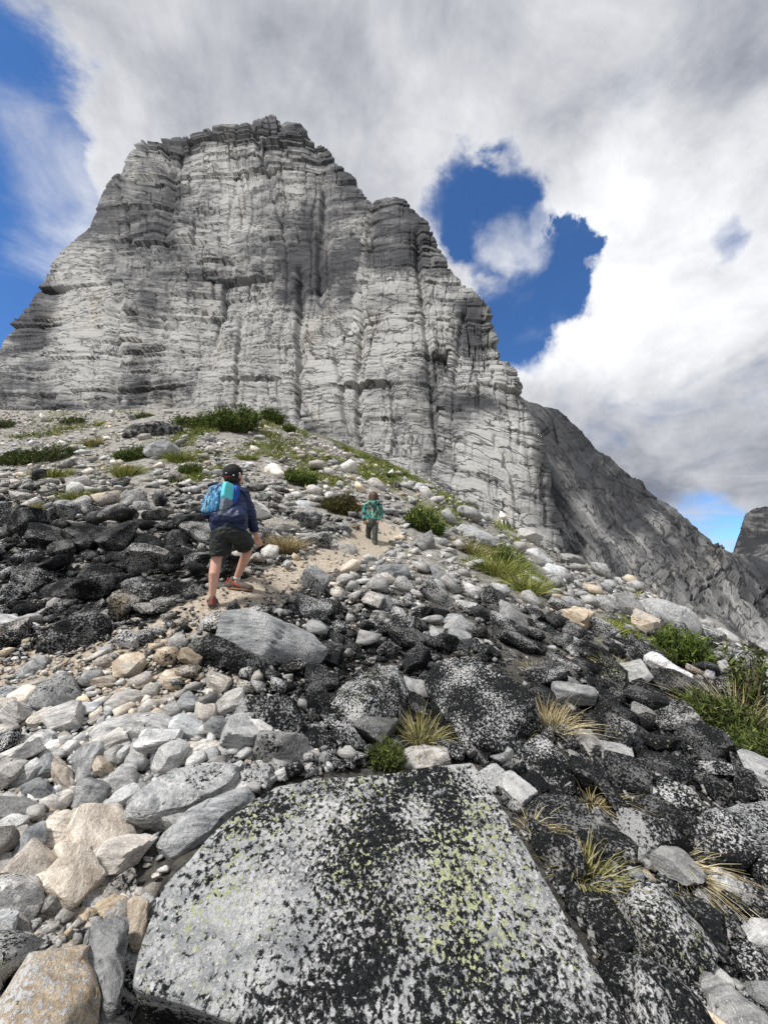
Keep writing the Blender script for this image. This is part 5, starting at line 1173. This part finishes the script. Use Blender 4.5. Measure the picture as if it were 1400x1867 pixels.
def child():
    e = bpy.data.objects.new('person', None); COL.objects.link(e); e['label'] = 'small child in teal leaf-print jacket and olive trousers further up the trail'; e['category'] = 'person'
    D = 9.25; Q = lambda x, y, dd=0: A(x, y, D + dd)
    g1, _ = ground(np.array([671.]), np.array([990.])); g2, _ = ground(np.array([683.]), np.array([998.]))
    bm = bmesh.new(); head = Q(681, 905, .05); ball(bm, head, .098, (1, 1, 1.12)); ball(bm, head + np.array([.0, .095, -.02]), .016); ball(bm, head + np.array([0, .03, -.06]), .065)
    for sg in (-1, 1): ball(bm, head + np.array([sg * .098, 0, -.01]), .024, (.6, 1, 1.4))
    tube(bm, [(head, .05), (Q(680, 916, .03), .048), (Q(680, 922), .07)]); tube(bm, [(Q(678, 950), .11), (Q(680, 922, .02), .10)])
    for hx, kx, ky, ax, ay, dd in ((673, 671.5, 968, 671, 986, .16), (683, 683.5, 972, 683, 994, -.12)):
        tube(bm, [(Q(hx, 950), .075), (Q(kx, ky, dd * .6), .055), (Q(ax, ay, dd), .04)])
    for s_, pts in ((-1, [(667, 923, 0), (663, 937, .02), (663.5, 950, -.02)]), (1, [(693, 922, 0), (695.5, 936, .05), (689.5, 949, -.06)])):
        tube(bm, [(Q(*pts[0]), .05), (Q(*pts[1]), .042), (Q(*pts[2]), .028)])
        w_ = Q(*pts[2]); tip = w_ + np.array([.01 * -s_, .02, -.075]); tube(bm, [(w_, .026), (mixp(w_, tip, .6), .03)])
        for k in range(4): tube(bm, [(mixp(w_, tip, .6) + np.array([(k - 1.5) * .014, .01, 0]), .009), (tip + np.array([(k - 1.5) * .014, .02, 0]), .008)], n=8)
        tube(bm, [(mixp(w_, tip, .3) + np.array([0, .02, 0]), .010), (mixp(w_, tip, .8) + np.array([-s_ * .0, .045, 0]), .009)], n=8)
    fuse('body', bm, .009, M_SKIN, e, 2)
    bm = bmesh.new(); tube(bm, [(Q(674, 943), .085), (Q(674, 926), .09), (Q(675, 920), .08)]); tube(bm, [(Q(684, 943), .085), (Q(685, 926), .09), (Q(685, 920), .08)]); tube(bm, [(Q(679.5, 945), .11), (Q(680, 918, .02), .085)])
    tube(bm, [(Q(667.5, 921), .062), (Q(663.5, 936, .02), .056), (Q(663.5, 946, -.02), .048)]); tube(bm, [(Q(692.5, 921), .062), (Q(695.5, 936, .05), .056), (Q(690.5, 945.5, -.05), .048)])
    jk = fuse('jacket', bm, .011, M_TEAL, e, 2, wrinkle=.010)
    bm = bmesh.new(); tube(bm, [(Q(672, 914.5, -.08), .045), (Q(680, 917, -.11), .05), (Q(689, 914.5, -.08), .045)]); fuse('hood', bm, .012, M_TEAL, e, 3)
    bm = bmesh.new(); tube(bm, [(Q(678.5, 946), .115), (Q(678.5, 954), .118)])
    tube(bm, [(Q(673.5, 952), .078), (Q(671.8, 968, .08), .068), (Q(671.2, 984, .15), .058)], flat=True); tube(bm, [(Q(683.5, 952), .078), (Q(683.6, 972, -.08), .070), (Q(683, 991, -.12), .060)], flat=True)
    fuse('trousers', bm, .011, M_OLIVE, e, 2, wrinkle=.008)
    bm = bmesh.new(); ball(bm, head + np.array([0, -.01, .015]), .108, (1.05, 1, 1.0)); tube(bm, [(head + np.array([-.075, -.02, .0]), .05), (head + np.array([-.10, -.03, -.14]), .045)]); tube(bm, [(head + np.array([.075, -.02, 0]), .05), (head + np.array([.105, -.03, -.15]), .045)]); tube(bm, [(head + np.array([0, -.07, 0]), .07), (head + np.array([0, -.085, -.12]), .06)])
    fuse('hair', bm, .012, M_BHAIR, e, 2)
    shoe(e, Q(671, 990, .08), Q(670, 988, .30), .095, .10, False); shoe(e, Q(683, 998, -.20), Q(683, 996, .02), .095, .10, False)
child()

def goat():
    g, d = ground(np.array([917.]), np.array([957.])); g = g[0]; d = d[0]
    if np.isnan(d): g = A(917, 957, 35.5)
    e = bpy.data.objects.new('mountain_goat', None); COL.objects.link(e); e.location = g; e['label'] = 'small white mountain goat standing at the foot of the cliff'; e['category'] = 'goat'
    f = np.array([.14, .96, .16]); f /= np.linalg.norm(f); s_ = np.cross(f, [0, 0, 1]); s_ /= np.linalg.norm(s_); z = np.array([0, 0, 1.0])
    L = lambda a, b, c: f * a + s_ * b + z * c
    bm = bmesh.new()
    tube(bm, [(L(-.45, 0, .62), .19), (L(-.15, 0, .62), .21), (L(.25, 0, .68), .24), (L(.42, 0, .74), .18)])
    tube(bm, [(L(.40, 0, .78), .16), (L(.62, 0, .92), .10)]); tube(bm, [(L(.60, 0, .95), .085), (L(.72, 0, .90), .065), (L(.82, 0, .84), .045)])
    ball(bm, L(.72, 0, .76), .035, (1, 1, 2)); tube(bm, [(L(-.60, 0, .70), .04), (L(-.68, 0, .58), .025)])
    for sg in (-1, 1):
        tube(bm, [(L(.30, sg * .12, .55), .11), (L(.30, sg * .12, .30), .055), (L(.31, sg * .12, .16), .05), (L(.30, sg * .12, -.02), .04)])
        tube(bm, [(L(-.40, sg * .12, .58), .14), (L(-.33, sg * .12, .38), .075), (L(-.48, sg * .12, .27), .05), (L(-.45, sg * .12, -.02), .042)])
        tube(bm, [(L(.60, sg * .07, 1.00), .025), (L(.56, sg * .14, 1.01), .018)], n=8)
    fuse('body', bm, .022, M_GOAT, e, 3)
    for sg in (-1, 1):
        bm = bmesh.new(); tube(bm, [(L(.60, sg * .035, 1.02), .020), (L(.56, sg * .045, 1.12), .014), (L(.48, sg * .05, 1.19), .005)], n=8)
        me = bpy.data.meshes.new('horn'); bm.to_mesh(me); bm.free(); obj('horn', me, M_HORN, e)
goat()
